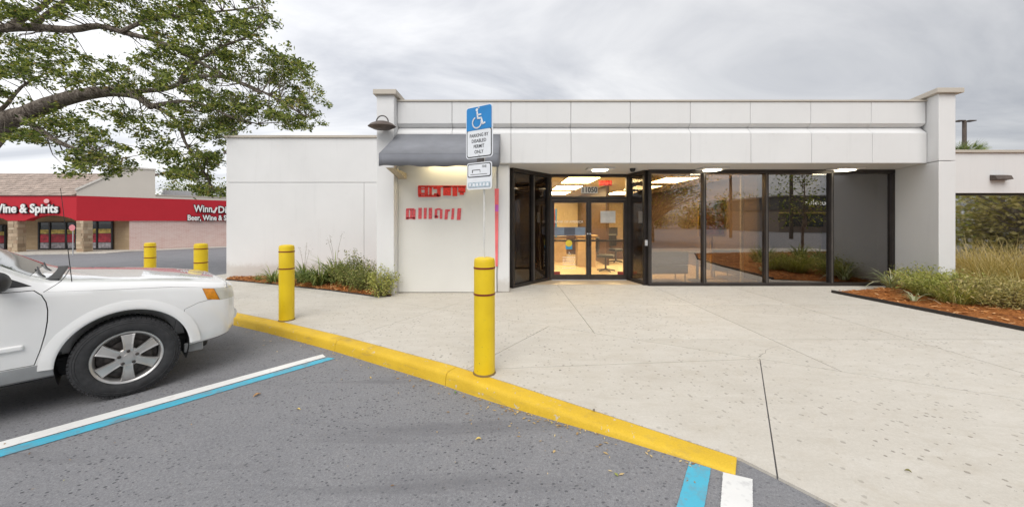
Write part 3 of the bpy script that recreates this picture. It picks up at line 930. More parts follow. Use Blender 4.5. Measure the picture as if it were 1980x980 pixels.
mb = MB(); q = D(1249.5, 470, YW - 0.07); mb.box(q.x - 0.03, q.x + 0.03, YW - 0.085, YW - 0.055, q.z - 0.06, q.z + 0.07); bpart('door_button', mb, galv, bevel=0.004)
# soffit lights and camera dome
lamp_m = emis('soffit_lamp', (1.0, 0.93, 0.72), 4.0)
for px in (1160, 1377, 1634):
    X = (px - CX) * 8.0 / F
    mb = MB(); mb.box(X - 0.30, X + 0.30, 7.82, 8.16, SOF - 0.035, SOF - 0.001); hsg = bpart('soffit_light', mb, soffit_m, bevel=0.01)
    mb = MB(); mb.box(X - 0.16, X + 0.16, 7.90, 8.10, SOF - 0.062, SOF - 0.036); bpart('lens', mb, lamp_m, hsg, bevel=0.01)
mb = MB(); mb.lathe([(0.0, -0.085), (0.04, -0.075), (0.06, -0.045), (0.065, 0.0), (0, 0)], 16, Matrix.Translation((2.82, 8.05, SOF))); bpart('camera_dome', mb, black)

# interior: floor, ceiling, walls, lights
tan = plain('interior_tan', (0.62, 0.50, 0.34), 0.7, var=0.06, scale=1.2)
dkwood = plain('dark_wood', (0.085, 0.045, 0.028), 0.45, var=0.3, scale=4)
ceil_m = plain('interior_ceiling', (0.62, 0.56, 0.46), 0.8, var=0.05, scale=2)
floor_m = plain('interior_floor', (0.55, 0.43, 0.29), 0.35, var=0.10, scale=1.4)
mb = MB(); mb.box(0.15, 6.3, YW + 0.1, 17.0, 0.002, 0.008); bpart('interior_floor', mb, floor_m)
mb = MB(); mb.box(-0.2, 9.2, YW + 0.07, 17.2, SOF + 0.012, SOF + 0.05); bpart('interior_ceiling', mb, ceil_m)
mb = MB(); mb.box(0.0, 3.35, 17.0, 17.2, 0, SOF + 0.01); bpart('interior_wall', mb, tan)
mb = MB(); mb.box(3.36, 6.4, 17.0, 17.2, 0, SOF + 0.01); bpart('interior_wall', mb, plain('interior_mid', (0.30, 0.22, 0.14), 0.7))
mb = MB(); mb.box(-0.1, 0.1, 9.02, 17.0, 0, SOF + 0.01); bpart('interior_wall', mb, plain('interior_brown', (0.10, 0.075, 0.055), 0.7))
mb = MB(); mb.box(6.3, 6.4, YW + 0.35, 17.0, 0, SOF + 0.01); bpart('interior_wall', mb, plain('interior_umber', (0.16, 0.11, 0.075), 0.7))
mb = MB(); mb.box(6.15, 9.05, YW + 0.36, YW + 0.44, 0, SOF + 0.01); bpart('unlit_room_sheet', mb, plain('unlit_room_brown', (0.055, 0.045, 0.04), 0.8))  # added dark sheet close behind the right panes, standing in for the unlit room
mb = MB(); mb.box(5.60, 5.66, YW + 0.2, YW + 0.26, 0.02, SOF - 0.1); bpart('interior_post', mb, plain('post_white', (0.72, 0.71, 0.68), 0.5))
mb = MB(); mb.box(3.3, 3.4, 12.0, 17.0, 0, SOF + 0.01); bpart('partition', mb, dkwood)
trof = emis('troffer', (1.0, 0.85, 0.54), 17.0)
for X in (2.05, 4.75):
    for Y in (10.3, 12.6, 14.9):
        mb = MB(); mb.box(X - 0.48, X + 0.48, Y - 0.72, Y + 0.72, SOF - 0.012, SOF + 0.008); fr_ = bpart('ceiling_light', mb, ceil_m)
        mb = MB(); mb.box(X - 0.43, X - 0.01, Y - 0.67, Y + 0.67, SOF - 0.020, SOF - 0.013).box(X + 0.01, X + 0.43, Y - 0.67, Y + 0.67, SOF - 0.020, SOF - 0.013); bpart('diffuser', mb, trof, fr_)
exit_m = emis('exit_red', (1.0, 0.06, 0.03), 1.6)
for x, z, Y in ((1171, 352, 10.6),):
    c = D(x, z, Y)
    mb = MB(); mb.box(c.x - 0.19, c.x + 0.19, Y, Y + 0.03, c.z - 0.11, c.z + 0.11).box(c.x - 0.01, c.x + 0.01, Y + 0.01, Y + 0.02, c.z + 0.11, SOF); ex_ = bpart('exit_sign', mb, plain('exit_case', (0.5, 0.05, 0.04), 0.5))
    place_text(text_mesh('EXIT', 0.2, 0.006, bold=0.004), c + Vector((0, -0.006, 0)), (1, 0, 0), (0, 0, 1), ex_, exit_m)

# ---- awning with a lit strip underneath
awn = thing('awning', 'grey canvas awning over the blank entry panel', 'awning', (-1.28, 7.36, 2.49))
AX0, AX1, AYB, AYF = -2.34, -0.19, 7.355, 6.30
mb = MB()
n = 14; vs = []
for i in range(n + 1):
    x = AX0 + (AX1 - AX0) * i / n
    vs += [(x, AYB, 3.33), (x, AYB - 0.52, 3.03 - 0.012 * math.sin(math.pi * ((i * 0.5) % 1))), (x, AYF, 2.725)]
fs = [(3 * i + j, 3 * i + 3 + j, 3 * i + 4 + j, 3 * i + 1 + j) for i in range(n) for j in (0, 1)]
mb.add(vs, fs, True)
o = mb.build('canopy', awn_m, awn); md = o.modifiers.new('thick', 'SOLIDIFY'); md.thickness = 0.012
for o_ in (o,): pass
mb = MB(); vs = []
for i in range(29):
    x = AX0 + (AX1 - AX0) * i / 28
    dz = 0.010 * math.sin(i * 1.1) + 0.012 * math.sin(i * 0.37)
    vs += [(x, AYF - 0.002, 2.718), (x, AYF - 0.004 - 0.006 * math.sin(i * 0.9), 2.50 + dz)]
mb.add(vs, [(2 * i, 2 * i + 2, 2 * i + 3, 2 * i + 1) for i in range(28)], True)
o = mb.build('valance', plain('valance_canvas', (0.165, 0.172, 0.192), 0.8, var=0.1, scale=2.5, bump=0.25), awn); md = o.modifiers.new('thick', 'SOLIDIFY'); md.thickness = 0.010
for x, nx in ((AX0, -1), (AX1, 1)):
    mb = MB(); mb.prism([(x, AYB, 3.32), (x, AYF + 0.012, 2.71), (x, AYF + 0.012, 2.50), (x, AYB, 2.74)], (0.010 * -nx, 0, 0)); mb.build('end_panel', awn_m, awn)
mb = MB()
for x in (AX0 + 0.05, -1.26, AX1 - 0.05):
    mb.tube([(x, AYB, 3.29), (x, AYF + 0.03, 2.69), (x, AYF + 0.03, 2.53), (x, AYB, 2.70)], 0.014, 6)
mb.tube([(AX0 + 0.05, AYF + 0.03, 2.53), (AX1 - 0.05, AYF + 0.03, 2.53)], 0.014, 6)
mb.build('frame', galv, awn)
mb = MB(); mb.box(-1.75, -0.45, 7.22, 7.345, 2.80, 2.85); fx_ = mb.build('light_housing', galv, awn)
mb = MB(); mb.box(-1.72, -0.48, 7.24, 7.32, 2.785, 2.798); mb.build('tube_lamp', emis('awning_lamp', (1.0, 0.84, 0.50), 11.0), fx_)
mb = MB(); mb.prism([(-2.33, 6.62, 2.52), (-2.33, 7.42, 2.52), (-2.33, 7.42, 2.40)], (0.16, 0, 0)); mb.build('bracket', plain('bracket_tan', (0.42, 0.36, 0.25), 0.7, var=0.4, scale=40), awn)

# ---- red marks left on the blank panel (the writing there is not legible in the photograph)
YM = 7.447
def mark(u0, v0, u1, v1, mat, sk=0.0):
    if u1 - u0 < 8: u0, u1 = u0 - 0.7, u1 + 1.2
    if v1 - v0 > 8: v0, v1 = v0 - 1.0, v1 + 1.2
    """block of the smeared lettering; u, v are pixels"""
    a, b, c, d = D(u0, v1, YM), D(u1, v1, YM), D(u1 + sk, v0, YM), D(u0 + sk, v0, YM)
    mb.prism([a, b, c, d], (0, -0.012, 0))
mb = MB()
for r in ((809, 359, 901, 362.5), (809, 362, 813.5, 377), (809, 377, 850, 381), (822, 362, 826.5, 377), (831, 362, 834, 377), (838, 362, 846, 366), (846, 363, 851, 379), (840, 374, 846, 378), (857, 361, 872, 377), (875, 362, 884, 378), (886, 362, 900, 371), (889, 371, 897, 377)): mark(*r, red_sign)
mark(815, 364.5, 820, 367, red_sign); mark(815, 373, 820, 376, red_sign)
mk1 = bpart('red_marks', mb, red_sign)
mb = MB()
for r in ((785.5, 403, 801, 406), (785.5, 406, 789, 423), (793.5, 406, 796, 420), (798.5, 406, 802, 423), (786, 420, 802, 423), (809.5, 403, 814, 422), (820, 403, 823.5, 422), (829.5, 403, 834, 422), (841, 405, 844, 419), (844, 403, 852, 406), (841, 417, 846, 422), (851, 406, 854, 422)): mark(*r, pink_sign, 0.5)
for r in ((860, 406, 864, 423), (866, 405, 868, 409), (873, 404, 876, 423), (884, 404, 889, 424)): mark(*r, pink_sign, 1.6)
bpart('red_marks', mb, pink_sign)
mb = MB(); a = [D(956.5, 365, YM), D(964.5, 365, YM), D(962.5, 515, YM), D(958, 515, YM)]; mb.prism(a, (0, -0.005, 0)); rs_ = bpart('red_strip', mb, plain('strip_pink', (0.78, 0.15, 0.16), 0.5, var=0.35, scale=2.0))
mb = MB(); a, b = D(957.5, 409, YM), D(964, 396, YM); mb.box(a.x, b.x, YM - 0.008, YM - 0.0055, a.z, b.z); bpart('red_strip', mb, plain('strip_purple', (0.52, 0.10, 0.42), 0.5))

# ---- round hood lamp on the left pier
pl = thing('pier_lamp', 'bronze hood lamp with curved conduit on the left pier', 'lamp', (-2.52, 7.2, 3.45))
c = Vector((-2.53, 6.98, 3.42))
mb = MB(); mb.lathe([(0.0, 0.07), (0.12, 0.065), (0.22, 0.02), (0.275, -0.03), (0.26, -0.04), (0.16, -0.085), (0, -0.09)], 28, Matrix.Translation(c) @ Matrix.Scale(0.72, 4, (0, 1, 0))); mb.build('hood', bronze, pl)
mb = MB(); mb.tube([c + Vector((-0.12 * math.cos(t), 0.02, 0.06 + 0.13 * math.sin(t))) for t in np.linspace(0, math.pi, 12)], 0.012, 8); mb.build('conduit', darkmetal, pl)
mb = MB(); mb.box(c.x - 0.05, c.x + 0.05, c.y, 7.2, c.z - 0.03, c.z + 0.03); mb.build('arm', bronze, pl)

# ================================================================== bollards
def bollard(x, y, H, label):
    z = gslope(x, y)
    root = thing('bollard', label, 'bollard', (x, y, z), 0, 'yellow bollards along the kerb')
    r = 0.105
    mb = MB(); mb.lathe([(r, 0.0), (r, 0.62 * H), (r, H - 0.05), (r * 0.985, H - 0.028), (r * 0.93, H - 0.010), (r * 0.6, H + 0.001), (0, H + 0.004)], 40)
    mb.build('sleeve', yellow, root, world=False)
    for k in (0.913, 0.688):
        mb = MB(); mb.lathe([(r + 0.0005, H * k - 0.009), (r + 0.0035, H * k - 0.008), (r + 0.0035, H * k + 0.008), (r + 0.0005, H * k + 0.009)], 40)
        mb.build('tape_band', redtape, root, world=False)
    mb = MB(); mb.lathe([(r + 0.0005, 0.0), (r + 0.010, 0.0), (r + 0.006, 0.012), (r + 0.0005, 0.016)], 40); mb.build('base_ring', plain('grime', (0.20, 0.13, 0.04), 0.9) if 'grime' not in MATS else MATS['grime'], root, world=False)
    return root
bollard(-0.25, 3.52, 1.15, 'yellow bollard nearest the camera, below the blue parking sign')
bollard(-3.42, 5.40, 1.15, 'yellow bollard just ahead of the car bumper, in front of the bark bed')
bollard(-5.85, 6.67, 1.15, 'yellow bollard behind the car bonnet, beside the white wall corner')
bollard(-8.52, 8.34, 1.13, 'farthest yellow bollard, seen above the car bonnet before the brick wall')

# ================================================================== disabled parking sign on its post
kd = (KERB_IN[1] - KERB_IN[3]).normalized()
sr = Vector((kd.x, kd.y, 0)); sn = Vector((-kd.y, kd.x, 0)) * -1       # along the kerb, facing the bay
if sn.y > 0: sn = -sn
SP = Vector((-0.25, 3.47, 0))
psign = thing('parking_sign', 'blue and white disabled parking sign above the nearest bollard', 'sign', (SP.x, SP.y, 1.15))
mb = MB(); q = SP + Vector((0, 0.02, 0)); mb.tube([q + Vector((0, 0, 1.14)), q + Vector((0, 0, 2.62))], 0.0085, 8); mb.build('post', plain('post_pale', (0.64, 0.63, 0.60), 0.6), psign)
def rrect(w, h, r, k=6):
    pts = []
    for cx_, cy_, a in ((w - r, h - r, 0), (-w + r, h - r, 90), (-w + r, -h + r, 180), (w - r, -h + r, 270)):
        for i in range(k + 1):
            t = R(a + 90 * i / k); pts.append((cx_ + r * math.cos(t), cy_ + r * math.sin(t)))
    return pts
def plate(name, cen, w, h, r, mat, off, thick=0.003, parent=None):
    mb = MB(); mb.prism([cen + sr * a + Vector((0, 0, b)) + sn * off for a, b in rrect(w / 2, h / 2, r)], sn * thick)
    return mb.build(name, mat, parent or psign)
zc1 = EYE + (428 - 253) * 3.42 / F
zc2 = EYE + (428 - 339) * 3.42 / F
scen = SP + sr * -0.036 + sn * 0.03
C1 = scen + Vector((0, 0, zc1)); C2 = scen + Vector((0, 0, zc2))
SW, SH = 0.325, 0.515
p1 = plate('sign_plate', C1, SW, SH, 0.03, sign_w, 0.0)
plate('border', C1 + Vector((0, 0, -0.11)), SW - 0.022, SH - 0.24, 0.025, sign_k, 0.004, 0.001, p1)
plate('white_field', C1 + Vector((0, 0, -0.11)), SW - 0.040, SH - 0.258, 0.02, sign_w, 0.006, 0.001, p1)
mb = MB()
bp = [(a, b) for a, b in rrect((SW - 0.022) / 2, (SH - 0.022) / 2, 0.024)]
bp = [(a, max(b, 0.02)) for a, b in bp]
bp2 = [];
for q in bp:
    if not bp2 or (abs(q[0] - bp2[-1][0]) + abs(q[1] - bp2[-1][1])) > 1e-4: bp2.append(q)
mb.prism([C1 + sr * a + Vector((0, 0, b)) + sn * 0.008 for a, b in bp2], sn * 0.001); mb.build('blue_field', sign_b, p1)
wheelchair(C1 + Vector((-0.005, 0, 0.128)) + sn * 0.0095, sr, (0, 0, 1), 0.20, p1, sign_w, 0.001)
for i, t in enumerate(('PARKING BY', 'DISABLED', 'PERMIT', 'ONLY')):
    place_text(text_mesh(t, 0.047, 0.001, sx=0.86, bold=0.0006), C1 + Vector((0, 0, -0.035 - 0.054 * i)) + sn * 0.0078, sr, (0, 0, 1), p1, sign_k)
p2 = plate('sign_plate', C2 + Vector((0, 0, 0.0)), SW - 0.02, 0.265, 0.025, sign_w, 0.0)
plate('border', C2 + Vector((0, 0, 0.055)), SW - 0.04, 0.135, 0.022, sign_k, 0.004, 0.001, p2)
plate('white_field', C2 + Vector((0, 0, 0.055)), SW - 0.058, 0.117, 0.018, sign_w, 0.006, 0.001, p2)
place_text(text_mesh('FINE', 0.034, 0.001, sx=0.8), C2 + Vector((0, 0, 0.088)) + sr * 0.065 + sn * 0.0078, sr, (0, 0, 1), p2, sign_k)
mb = MB()
def srect(a0, a1, b0, b1): mb.prism([C2 + sr * a + Vector((0, 0, b)) + sn * 0.0072 for a, b in ((a0, b0), (a1, b0), (a1, b1), (a0, b1))], sn * 0.0006)
srect(-0.085, 0.015, 0.055, 0.062); srect(-0.085, -0.075, 0.03, 0.055); srect(-0.105, 0.10, 0.012, 0.017); srect(0.012, 0.017, 0.03, 0.055)
mb.build('fine_print', sign_k, p2)
mb = MB(); srect(-0.135, 0.135, -0.112, -0.062); mb.build('grey_band', plain('sign_grey_band', (0.42, 0.50, 0.55), 0.4, var=0.3, scale=40), p2)
mb = MB()
for a in np.arange(-0.12, 0.11, 0.042): mb.prism([C2 + sr * q + Vector((0, 0, b)) + sn * 0.0082 for q, b in ((a, -0.10), (a + random.uniform(0.012, 0.032), -0.10), (a + 0.024, -0.072), (a + 0.004, -0.072))], sn * 0.0006)
mb.build('fine_print', sign_w, p2)
mb = MB()
for z in (-0.235, 0.235): mb.lathe([(0, 0.004), (0.009, 0.003), (0.011, 0)], 10, Matrix.Translation(C1 + Vector((0, 0, z)) + sn * 0.009) @ sn.to_track_quat('Z', 'Y').to_matrix().to_4x4())
mb.build('bolt', galv, p1)
mb = MB(); mb.box(-0.035, 0.035, -0.012, 0.012, -0.018, 0.018, Matrix.Translation(SP + sr * -0.03 + sn * 0.02 + Vector((0, 0, (zc1 - SH / 2 + zc2 + 0.1325) / 2))) @ Matrix.Rotation(math.atan2(sr.y, sr.x), 4, 'Z')); mb.build('bracket', darkmetal, psign)

# ================================================================== the white car
HEAD = R(49.3)
ct = PG(248, 765, lot_z)
fw_ = Vector((math.cos(HEAD), math.sin(HEAD), 0)); lf = Vector((-fw_.y, fw_.x, 0))
CARO = ct + lf * 0.885
car = thing('parked_car', 'white sport utility car parked nose to the yellow kerb', 'car', (CARO.x, CARO.y, lot_z(CARO.x, CARO.y)), HEAD)
def ip(x, tab):
    xs = [a for a, b in tab][::-1]; ys = [b for a, b in tab][::-1]
    return float(np.interp(x, xs, ys))
TOP = [(.84, .89), (.82, .945), (.76, .972), (.66, .990), (.5, 1.018), (.2, 1.062), (-.2, 1.102), (-.40, 1.122), (-.49, 1.138), (-.55, 1.165), (-1.20, 1.60), (-1.32, 1.655), (-1.7, 1.70), (-2.6, 1.71), (-3.2, 1.67), (-3.36, 1.60), (-3.50, 1.12), (-3.56, .98)]
BOT = [(.84, .46), (.84, .40), (.70, .35), (.45, .33), (.2, .30), (-3.0, .30), (-3.35, .40), (-3.56, .52)]
WID = [(.84, .66), (.82, .755), (.77, .815), (.68, .850), (.54, .876), (.35, .893), (0, .90), (-.6, .893), (-2.6, .895), (-3.1, .88), (-3.4, .83), (-3.56, .72)]
SHO = [(.84, .82), (.81, .880), (.74, .915), (.6, .945), (.2, 1.004), (-.2, 1.045), (-.55, 1.06), (-1.35, 1.075), (-3.2, 1.10), (-3.5, 1.0), (-3.56, .9)]
def smooth(tab, x, h=0.05): return sum(ip(x + d, tab) * w for d, w in ((-h, .25), (-h / 2, .25), (h / 2, .25), (h, .25))) if -3.5 < x < .84 else ip(x, tab)
xs_ = list(np.linspace(.84, .70, 14)) + list(np.linspace(.67, -.70, 40)) + list(np.linspace(-.74, -1.5, 18)) + list(np.linspace(-1.56, -3.2, 28)) + list(np.linspace(-3.24, -3.56, 9))
rows = []
for x in xs_:
    zt, zb, w, zs = smooth(TOP, x), smooth(BOT, x), smooth(WID, x), smooth(SHO, x)
    zs = min(zs, zt - 0.035)
    half = [(0, zb), (.55 * w, zb), (.90 * w, zb + .008), (.965 * w, zb + .035)]
    z0 = zb + .08
    for t, k in ((0, .982), (.12, .990), (.25, .995), (.40, 1.0), (.52, 1.002), (.64, 1.0), (.74, .996), (.83, .988), (.91, .980), (.965, .972), (1.0, .958)):
        half.append((w * k, z0 + (zs - z0) * t))
    ze = zt - min(.055 if not -1.3 < x < -.46 else .026, (zt - zs) * .55)
    for t in (.25, .5, .75, 1.0):
        z = zs + (ze - zs) * t
        half.append((w * .958 - (z - zs) * .36 - .016 * (1 if zt < 1.2 else .3) * t, z))
    ye = half[-1][0]
    for k, t in ((.955, .45), (.88, .72), (.70, .89), (.40, .97), (0.0, 1.0)):
        half.append((ye * k, ze + (zt - ze) * t))
    rows.append([(x, -y, z) for y, z in half] + [(x, y, z) for y, z in half[-2:0:-1]])
k = len(rows[0]); mb = MB()
mb.add([p for r in rows for p in r], [(i * k + j, i * k + (j + 1) % k, (i + 1) * k + (j + 1) % k, (i + 1) * k + j) for i in range(len(rows) - 1) for j in range(k)] + [tuple(range(k)), tuple(range((len(rows) - 1) * k, len(rows) * k))[::-1]], True)
def norm_mesh(mb):
    me = mb.mesh('t')
    bm = bmesh.new(); bm.from_mesh(me); bmesh.ops.recalc_face_normals(bm, faces=bm.faces); bm.to_mesh(me); bm.free()
    return me
B = norm_mesh(mb)
WR, WZ, WB = 0.365, 0.365, -2.62
for x in (0.0, WB):
    for s in (-1, 1):
        mb = MB(); mb.lathe([(0, -.26), (.432, -.26), (.432, .26), (0, .26)], 56, Matrix.Translation((x, s * .80, WZ + .015)) @ Matrix.Rotation(R(90), 4, 'X'))
        bmx = norm_mesh(mb)
        bm = bmesh.new(); bm.from_mesh(bmx); bmesh.ops.remove_doubles(bm, verts=bm.verts, dist=1e-4); bmesh.ops.recalc_face_normals(bm, faces=bm.faces); bm.to_mesh(bmx); bm.free()
        B = bool_mesh(B, bmx, 'DIFFERENCE')
def xz_prism(pts, y0, y1, grow=0.0):
    c = Vector((sum(p[0] for p in pts) / len(pts), sum(p[1] for p in pts) / len(pts)))
    q = []
    for p in pts:
        d = Vector(p) - c
        q.append(c + d + d.normalized() * grow)
    mb = MB(); mb.prism([(a.x, y0, a.y) for a in q], (0, y1 - y0, 0)); return norm_mesh(mb)
def xy_prism(pts, z0, z1, grow=0.0):
    c = Vector((sum(p[0] for p in pts) / len(pts), sum(p[1] for p in pts) / len(pts)))
    q = [c + (Vector(p) - c) * 1 + (Vector(p) - c).normalized() * grow for p in pts]
    mb = MB(); mb.prism([(a.x, a.y, z0) for a in q], (0, 0, z1 - z0)); return norm_mesh(mb)
def carpart(name, me, mat, parent=None, sharp=32):
    me.materials.clear(); me.materials.append(mat)
    for p in me.polygons: p.use_smooth = True; p.material_index = 0
    me.set_sharp_from_angle(angle=R(sharp))
    return link(name, me, mat, parent or car)
def carve(name, pts, y0, y1, mat, grow=0.007, parent=None, fn=xz_prism):
    global B
    me = bool_mesh(B, fn(pts, y0, y1), 'INTERSECT')
    B = bool_mesh(B, fn(pts, y0, y1, grow), 'DIFFERENCE')
    return carpart(name, me, mat, parent)
carglass = plain('car_glass', (0.035, 0.045, 0.045), 0.05, 0, 0.8, var=0.02)
amber = plain('amber_lens', (0.72, 0.27, 0.02), 0.12, 0, 0.7, var=0.35, scale=18)
lens = plain('clear_lens', (0.62, 0.60, 0.52), 0.10, 0, 0.8, var=0.15)
hood = carve('bonnet', [(-.48, 1.045), (.30, .980), (.64, .922), (.755, .905), (.77, 1.2), (-.38, 1.3), (-.385, 1.12)], -1, 1, paint)
# lamps at the front corners
for s in (-1, 1):
    y0, y1 = (-1, -.42) if s < 0 else (.42, 1)
    hl = carve('headlight', [(.635, .912), (.685, .785), (.95, .785), (.95, .895), (.76, .900)], y0, y1, lens, 0.004)
    carve('corner_lens', [(.535, .928), (.575, .810), (.680, .786), (.632, .911)], y0, y1, amber, 0.003, hl)
carve('grille', [(.80, .70), (.95, .70), (.95, .90), (.80, .90)], -.40, .40, black)
carve('bumper', [(.30, .2), (.395, .74), (.50, .785), (.59, .800), (.97, .775), (.97, .2)], -1, 1, paint, 0.004)
for s in (-1, 1):
    y0, y1 = (-1, -.5) if s < 0 else (.5, 1)
    carve('rocker', [(-.375, .2), (-.405, .445), (-2.235, .445), (-2.25, .2)], y0, y1, cladding, 0.003)
    d = carve('door', [(-.530, .455), (-.498, .58), (-.476, .70), (-.465, .80), (-.463, .89), (-.472, .96), (-.495, 1.02), (-.535, 1.062), (-1.575, 1.072), (-1.585, .455)], y0, y1, paint)
    mb = MB(); mb.tube([(-1.50, s * .895, .93), (-1.49, s * .935, .935), (-1.36, s * .935, .935), (-1.35, s * .895, .93)], .014, 8); mb.build('handle', paint, d, world=False)
    mb = MB(); mb.box(-1.55, -.58, min(s * .885, s * .912), max(s * .885, s * .912), .595, .635); mb.build('rub_strip', paint, d, world=False, bevel=.01)
    d = carve('door', [(-1.605, .455), (-1.60, 1.075), (-2.40, 1.085), (-2.42, .80), (-2.18, .455)], y0, y1, paint)
    mb = MB(); mb.tube([(-2.34, s * .895, .95), (-2.33, s * .935, .955), (-2.20, s * .935, .955), (-2.19, s * .895, .95)], .014, 8); mb.build('handle', paint, d, world=False)
    carve('window', [(-.70, 1.105), (-1.24, 1.535), (-1.56, 1.585), (-1.555, 1.105)], y0, y1, carglass)
    carve('mirror_mount', [(-.545, 1.100), (-.680, 1.190), (-.680, 1.100)], y0, y1, black, 0.003)
    carve('window', [(-1.62, 1.108), (-1.625, 1.595), (-2.36, 1.605), (-2.40, 1.115)], y0, y1, carglass)
    carve('window', [(-2.47, 1.12), (-2.43, 1.605), (-3.02, 1.57), (-3.17, 1.13)], y0, y1, carglass)
    carve('tail_light', [(-3.40, .85), (-3.38, 1.2), (-3.6, 1.2), (-3.6, .85)], (-1 if s < 0 else .5), (-.5 if s < 0 else 1), plain('tail_red', (0.45, 0.02, 0.02), 0.15) if 'tail_red' not in MATS else MATS['tail_red'])
carve('windscreen', [(-.565, -.66), (-1.18, -.53), (-1.18, .53), (-.565, .66)], 1.08, 1.9, carglass, fn=xy_prism)
carpart('body', B, paint)
# arch flares, wheel-well liners, wheels
for x in (0.0, WB):
    for s in (-1, 1):
        M = Matrix.Translation((x, 0, WZ + .015)) @ Matrix.Rotation(R(90), 4, 'X')
        mb = MB(); yy = -s
        a0, a1 = R(2), R(178)
        mb.lathe([(.430, yy * .87), (.430, yy * .905), (.436, yy * .910), (.452, yy * .910), (.482, yy * .905), (.515, yy * .896), (.50, yy * .86)], 56, M, True, a0, a1)
        mb.build('wheel_arch_flare', paint, car, world=False, sharp=50)
        mb = MB(); mb.lathe([(.429, yy * .555), (.429, yy * .885)], 40, M, False, R(-20), R(200)); mb.build('wheel_liner', black, car, world=False)
        wroot = empty('wheel', (x, s * .885, WZ), 0 if s < 0 else math.pi, car)
        # local frame: outward is -y
        M2 = Matrix.Rotation(R(90), 4, 'X')           # lathe axis z -> -y
        mb = MB()
        tp = [(.232, -.20), (.245, -.218), (.29, -.232), (.325, -.228), (.350, -.212), (.3635, -.185), (.3640, -.135), (.357, -.132), (.357, -.124), (.3645, -.121), (.3645, -.082), (.357, -.079), (.357, -.071), (.3640, -.068), (.3635, -.028), (.350, -.002), (.338, .006), (.334, .004), (.322, .013), (.318, .010), (.29, .018), (.262, .012), (.245, .002), (.232, -.012)]
        mb.lathe(tp, 80, M2)
        for i in range(64):
            a = 2 * math.pi * i / 64
            for z0, z1, r0, r1 in ((-.030, -.004, .3535, .3652), (-.208, -.182, .3535, .3652)):
                mb.box(-.0105, .0105, 0, 1, 0, 1, Matrix.Identity(4)) if False else None
                Mx = Matrix.Rotation(a, 4, 'Y')
                mb.box(-.0125, .0125, min(-z0, -z1), max(-z0, -z1), r0 - .012, r1 - .0005, Mx)
        mb.build('tyre', tyre_m, wroot, world=False, sharp=35)
        mb = MB(); mb.lathe([(.236, -.19), (.222, -.18), (.205, -.10), (.208, -.030), (.218, -.012), (.226, .000), (.238, .004), (.242, -.004), (.240, -.020)], 72, M2); rim = mb.build('rim', alloy, wroot, world=False)
        for i in range(6):
            a = R(90 + 60 * i)
            Mx = Matrix.Rotation(-a, 4, 'Y')          # local x -> radial
            sec = []
            for r, hw, y in ((.050, .036, -.012), (.075, .034, -.016), (.12, .036, -.012), (.17, .043, -.003), (.212, .052, .006)):
                sec.append([(r, y - .004, hw * .92), (r, y, hw * .55), (r, y, -hw * .55), (r, y - .004, -hw * .92), (r, y + .035, -hw), (r, y + .035, hw)])
            vs = [Mx @ Vector(p) for q in sec for p in q]
            fs = [(i2 * 6 + j, i2 * 6 + (j + 1) % 6, (i2 + 1) * 6 + (j + 1) % 6, (i2 + 1) * 6 + j) for i2 in range(4) for j in range(6)] + [tuple(range(6)), tuple(range(24, 30))[::-1]]
            mb = MB(); mb.add(vs, fs); mb.build('spoke', alloy, rim, world=False, bevel=.004)
        mb = MB(); mb.lathe([(.085, -.03), (.085, .004), (.078, .012), (.045, .016), (.036, .017), (.034, .026), (0, .028)], 40, M2); mb.build('hub_cap', alloy, rim, world=False)
        for i in range(5):
            a = R(90 + 72 * i)
            mb = MB(); mb.lathe([(.013, .0), (.013, .022), (.010, .026), (0, .026)], 12, Matrix.Translation((.060 * math.cos(a), 0, .060 * math.sin(a))) @ M2); mb.build('lug_nut', darkmetal, rim, world=False)
        mb = MB(); mb.lathe([(.0, -.055), (.15, -.055), (.15, -.07), (0, -.07)], 40, M2).lathe([(.0, -.085), (.20, -.085), (.20, -.10), (0, -.10)], 40, M2); mb.build('brake_disc', darkmetal, wroot, world=False)
        mb = MB(); mb.box(.07, .165, .045, .10, -.07, .07); mb.build('brake_caliper', darkmetal, wroot, world=False, bevel=.01)
# dark underside, mirrors, aerial, wipers, fog lamps, tow bits
mb = MB(); mb.box(-3.3, .62, -.62, .62, .24, .42); mb.build('underbody', black, car, world=False, bevel=.04)
for s in (-1, 1):
    mb = MB(); mb.lathe([(0, -.10), (.05, -.098), (.085, -.07), (.10, 0), (.085, .07), (.05, .098), (0, .10)], 20, Matrix.Translation((-.70 if s < 0 else -.86, s * .99, 1.165)) @ Matrix.Rotation(R(90), 4, 'X') @ Matrix.Scale(.75, 4, (1, 0, 0)) @ Matrix.Scale(.85, 4, (0, 1, 0)))
    mr = mb.build('mirror', black if s < 0 else paint, car, world=False)
    mb = MB(); mb.box(-.74 if s < 0 else -.90, -.66 if s < 0 else -.82, min(s * .80, s * .95), max(s * .80, s * .95), 1.095, 1.135); mb.build('mirror_arm', black, mr, world=False, bevel=.01)
    mb = MB(); mb.lathe([(0, .0), (.055, .0), (.062, -.012), (.062, -.06), (0, -.06)], 24, Matrix.Translation((.845, s * .66, .575)) @ Matrix.Rotation(s * R(38), 4, 'Z') @ Matrix.Rotation(R(90), 4, 'Y')); fl = mb.build('fog_lamp', sign_w, car, world=False)
    mb = MB(); mb.box(.40, .55, min(s * .75, s * .80), max(s * .75, s * .80), .27, .36); mb.build('mud_guard', cladding, car, world=False, bevel=.01)
mb = MB(); mb.tube([(-.33, -.742, 1.045), (-.335, -.742, 1.075)], [.022, .012], 10); an = mb.build('aerial', black, car, world=False)
mb = MB(); mb.tube([(-.335, -.742, 1.07), (-.40, -.742, 1.93)], [.0035, .002], 6); mb.build('mast', black, an, world=False)
